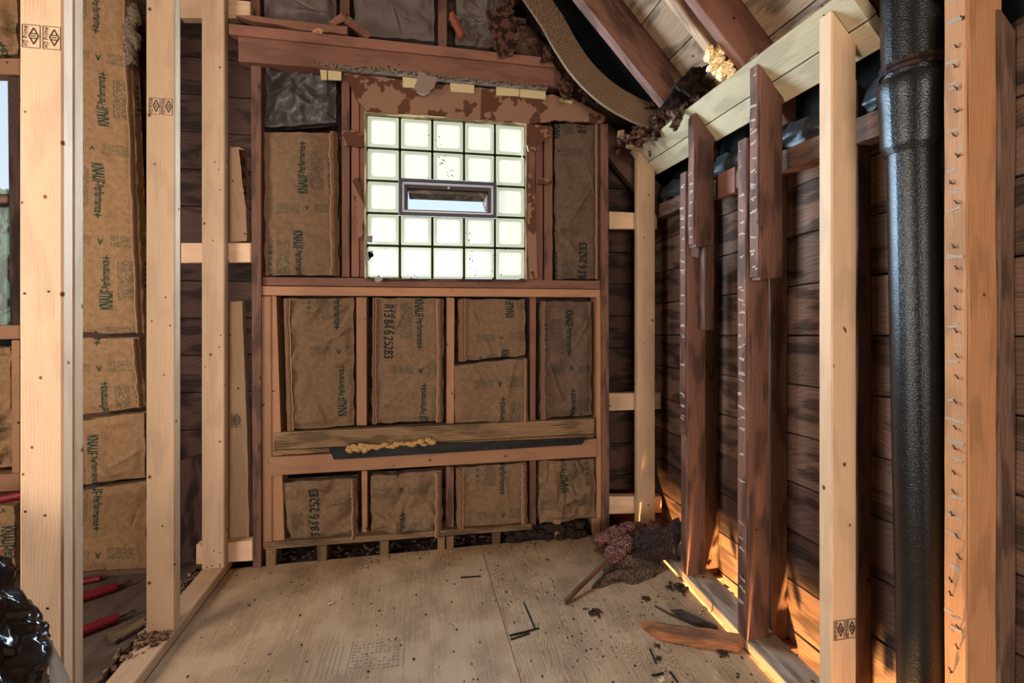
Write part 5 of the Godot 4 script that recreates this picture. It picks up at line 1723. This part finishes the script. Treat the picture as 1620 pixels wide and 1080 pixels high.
# ---------------------------------------------------------------- things on the floor
func build_floor_things() -> void:
	var fp := func(px: float, py: float, y := 0.0) -> Vector3: return by(px, py, y)
	# lath leaning out of the heap
	var mb := MB.new()
	lumber(mb, by(894, 952, 0.010), by(966, 880, 0.075), Vector3.UP, 0.020, 0.010, 0.001, 6, 0.0006)
	solo("lath_stick", mb, timber("old_stud"), "dark brown lath leaning from the floor onto the insulation heap", "lath")
	# splintered plank before the tall stud
	mb = MB.new()
	ragged(mb, [by(1014, 980, 0.03), by(1060, 986, 0.03), by(1160, 1000, 0.03), by(1182, 1003, 0.03), by(1168, 1018, 0.03), by(1100, 1010, 0.03), by(1040, 998, 0.03)], Vector3(0, -0.028, 0), 0.0015, 0.03, 1.0, 1)
	solo("splintered_plank", mb, mat("plank_brown", Color(0.70, 0.46, 0.31), "old", 0.75), "pointed splintered brown plank lying before the tall nailed stud", "plank")
	# dark metal flashing pieces
	mb = MB.new()
	ragged(mb, [by(1060, 964, 0.012), by(1078, 962, 0.014), by(1136, 990, 0.012), by(1134, 996, 0.006), by(1100, 988, 0.006)], Vector3(0, -0.004, 0), 0.001, 0.02, 1.0)
	solo("metal_flashing", mb, mat("grey_metal", Color(0.27, 0.24, 0.22), "dirt", 0.5), "grey strip of metal flashing behind the splintered plank", "flashing")
	mb = MB.new()
	tube(mb, [by(1036, 958, 0.004), by(1062, 972, 0.005), by(1108, 992, 0.004)], [0.003, 0.003, 0.003], 8)
	solo("metal_rod", mb, mat("hook_iron", Color(0.20, 0.12, 0.10)), "thin dark rod beside the grey metal flashing", "rod")
	var dark := mat("dark_strip", Color(0.16, 0.13, 0.11), "dirt", 0.8)
	var strips := [[829, 953, 846, 993, "thin dark splinter pointing at the crossed splinters"], [806, 1005, 853, 993, "longer of two crossed dark splinters on the plywood"], [808, 1011, 838, 1001, "shorter of two crossed dark splinters on the plywood"], [729, 913, 761, 911, "lone dark metal strip near the bottom plate"], [1028, 1026, 1038, 1049, "short dark splinter near a dirt clump"], [1060, 1062, 1072, 1078, "slim pale splinter at the edge of the plywood"], [1031, 1068, 1050, 1064, "tiny dark splinter near white plaster bits"]]
	for s in strips:
		mb = MB.new()
		lumber(mb, by(s[0], s[1], 0.003), by(s[2], s[3], 0.003), Vector3.UP, 0.003, 0.0055, 0.0005, 4, 0.0005)
		solo("dark_splinter", mb, dark, s[4], "splinter")
	# clumps of dirt
	var clumps := [[942, 970, 0.022, "round fuzzy dirt clump on the wavy plywood"], [1145, 1035, 0.016, "dark matted clump near the splintered plank"], [1072, 932, 0.03, "flat brown clump between the heap and the plate"], [1040, 1022, 0.010, "small dirt crumb beside a short dark splinter"], [1022, 948, 0.014, "small brown clump before the insulation heap"], [1042, 1042, 0.010, "curled brown crumb under a short dark splinter"]]
	var dm := mat("dirt_clump", Color(0.34, 0.255, 0.20), "shred", 0.98)
	for k in clumps.size():
		var c: Array = clumps[k]
		mb = MB.new()
		for j in 46:
			var p := by(c[0], c[1], 0) + Vector3(rng.randfn(0, c[2] * 0.55), 0, rng.randfn(0, c[2] * 0.55))
			var z: float = c[2] * rng.randf_range(0.25, 0.6)
			chip(mb, p + Vector3(0, z * 0.3 + rng.randf() * c[2] * 0.15, 0), Vector3(z, z * 0.6, z * 0.7), rng.randf() * TAU)
		solo("dirt_clump", mb, dm, c[3], "dirt clump")
	# pale crumbs big enough to see
	var pale := mat("pale_plaster", Color(0.80, 0.72, 0.62), "dirt", 0.9)
	for c in [[522, 954, 0.022, "largest pale plaster chip on the open plywood"], [711, 986, 0.010, "small pale chip left of the crossed splinters"], [1046, 1076, 0.026, "white plaster lump at the edge of the plywood"], [441, 1017, 0.007, "tiny pale chip on dusty plywood near the partition plate"]]:
		mb = MB.new()
		chip(mb, by(c[0], c[1], c[2] * 0.25), Vector3(c[2], c[2] * 0.5, c[2] * 0.7), 0.4)
		solo("plaster_chip", mb, pale, c[3].replace(" left of", " near"), "plaster chip")
	mb = MB.new()
	for k in 14:
		chip(mb, by(1105 + rng.randf() * 28, 958 + rng.randf() * 12, 0.005), Vector3(rng.randf_range(0.005, 0.014), 0.008, rng.randf_range(0.004, 0.01)), rng.randf() * TAU)
	solo("plaster_chips", mb, pale, "sprinkle of white plaster bits along the knee-wall plate", "plaster", "", "stuff")
	# litter all over
	var cr := thing("floor_crumbs", "dark and pale crumbs strewn over the plywood", "crumbs", Vector3.ZERO, "", "stuff")
	for q in [[520, "dark", Color(0.25, 0.18, 0.14), 0.006], [260, "pale", Color(0.74, 0.66, 0.56), 0.005]]:
		mb = MB.new()
		for k in q[0]:
			var z := -2.18 + pow(rng.randf(), 1.4) * 1.5
			var x := rng.randf_range(XL + 0.03, 1.03)
			if q[1] == "dark" and rng.randf() < 0.5:
				x = rng.randfn(0.75, 0.25)
			if x > 1.03 or x < XL + 0.03 or (x > 0.55 and z < -1.72) or (x > 0.72 and z > -1.56 and z < -1.36):
				continue
			var s: float = q[3] * rng.randf_range(0.4, 1.3)
			chip(mb, Vector3(x, s * 0.25, z), Vector3(s, s * 0.6, s * rng.randf_range(0.5, 1.5)), rng.randf() * TAU)
		put("crumbs", mb, mat("crumb_" + q[1], q[2], "", 0.95), cr)
	# fluff and litter under the framed wall
	mb = MB.new()
	for k in 70:
		var p := by(805 + rng.randf() * 135, 868, 0.0)
		p.z = -2.19 - rng.randf() * 0.06
		blob(mb, p + Vector3(0, rng.randf() * 0.06, 0), Vector3(0.026, 0.018, 0.022), 0.8, 0.22, 1000 + k, 10, 8)
	solo("fibre_fluff", mb, mat("grey_fluff", Color(0.22, 0.165, 0.145), "shred", 1.0), "grey-brown matted fluff spilling out under the loose batt", "fluff", "", "stuff")
	mb = MB.new()
	for k in 120:
		chip(mb, Vector3(rng.randf_range(-0.68, 0.35), -0.018 + rng.randf() * 0.006, -2.22 - rng.randf() * 0.12), Vector3(rng.randf_range(0.005, 0.03), rng.randf_range(0.004, 0.012), rng.randf_range(0.005, 0.02)), rng.randf() * TAU)
	solo("wall_litter", mb, mat("wall_litter", Color(0.46, 0.37, 0.31), "dirt", 0.95), "grey litter lying under the framed wall between its foot blocks", "litter", "", "stuff")
	# debris in the open bays behind the knee-wall plate
	mb = MB.new()
	for k in 26:
		var z := rng.randf_range(-1.78, -1.0)
		chip(mb, Vector3(rng.randf_range(1.168, 1.190), 0.004 + rng.randf() * 0.016, z), Vector3(rng.randf_range(0.008, 0.03), rng.randf_range(0.006, 0.02), rng.randf_range(0.01, 0.03)), rng.randf() * TAU)
	solo("bay_debris", mb, mat("bay_debris", Color(0.52, 0.42, 0.33), "dirt", 0.9), "wood chips lying in the gap behind the knee-wall plate", "debris", "", "stuff")
	heap()

# slumped insulation in the corner: folded dark facing over pink wool
func heap() -> void:
	var t := thing("insulation_heap", "slumped heap of dark paper-faced pink insulation in the corner before the knee wall", "insulation", by(1000, 900, 0.0))
	var pink := mat("pink_wool", Color(0.56, 0.40, 0.37), "shred", 1.0)
	var dk := mat("heap_facing", Color(0.225, 0.165, 0.15), "fleck", 0.85)
	var mb := MB.new()
	for c in [[975, 845, 0.07, 0.03], [1000, 835, 0.09, 0.028], [1035, 838, 0.08, 0.03], [985, 862, 0.05, 0.035], [972, 876, 0.035, 0.028], [1036, 872, 0.03, 0.03], [1048, 872, 0.03, 0.03], [955, 852, 0.045, 0.025]]:
		var p := bz(c[0], c[1], -2.05)
		p.z = -2.06 + (c[1] - 840) * 0.004
		p = bz(c[0], c[1], p.z)
		p.y = maxf(p.y, c[3] + 0.004)
		blob(mb, p, Vector3(c[3] * 1.7, c[3], c[3] * 1.4), 0.6, 0.10, 1200 + int(c[0]), 28, 20)
	put("pink_wool", mb, pink, t, "pink glass wool")
	# folded facing: three draped folds rising towards the knee wall
	for f in [[[972, 858, -2.02], [1072, 824, -1.87], [1072, 860, -1.85], [980, 880, -1.96], 0.014, 31], [[980, 872, -1.96], [1070, 852, -1.86], [1068, 882, -1.85], [985, 898, -1.90], 0.012, 33]]:
		var q := []
		for k in 4:
			q.append(bz(f[k][0], f[k][1], f[k][2]))
			q[k].y = maxf(q[k].y, 0.02)
		mb = MB.new()
		sheet(mb, q[0], q[1], q[2], q[3], Vector3(0, 0.7, 0.7), 40, 20, f[4], 0.035, f[5], 0.012, Vector2.ZERO, false, 0.008)
		put("facing_fold", mb, dk, t)
	# lower tongue lying on the plywood
	mb = MB.new()
	sheet(mb, by(962, 886, 0.03), by(1046, 882, 0.03), by(1036, 912, 0.008), by(944, 924, 0.008), Vector3.UP, 40, 26, 0.010, 0.022, 35, 0.01, Vector2.ZERO, false, 0.01)
	put("facing_tongue", mb, mat("tongue_facing", Color(0.36, 0.29, 0.23), "fleck", 0.9), t)
	mb = MB.new()
	sheet(mb, by(934, 850, 0.05), by(962, 856, 0.05), by(972, 880, 0.012), by(952, 874, 0.012), Vector3.UP, 20, 16, 0.008, 0.01, 37, 0.008, Vector2.ZERO, false, 0.01)
	put("facing_scrap", mb, mat("tongue_facing", Color(0.40, 0.32, 0.25)), t)
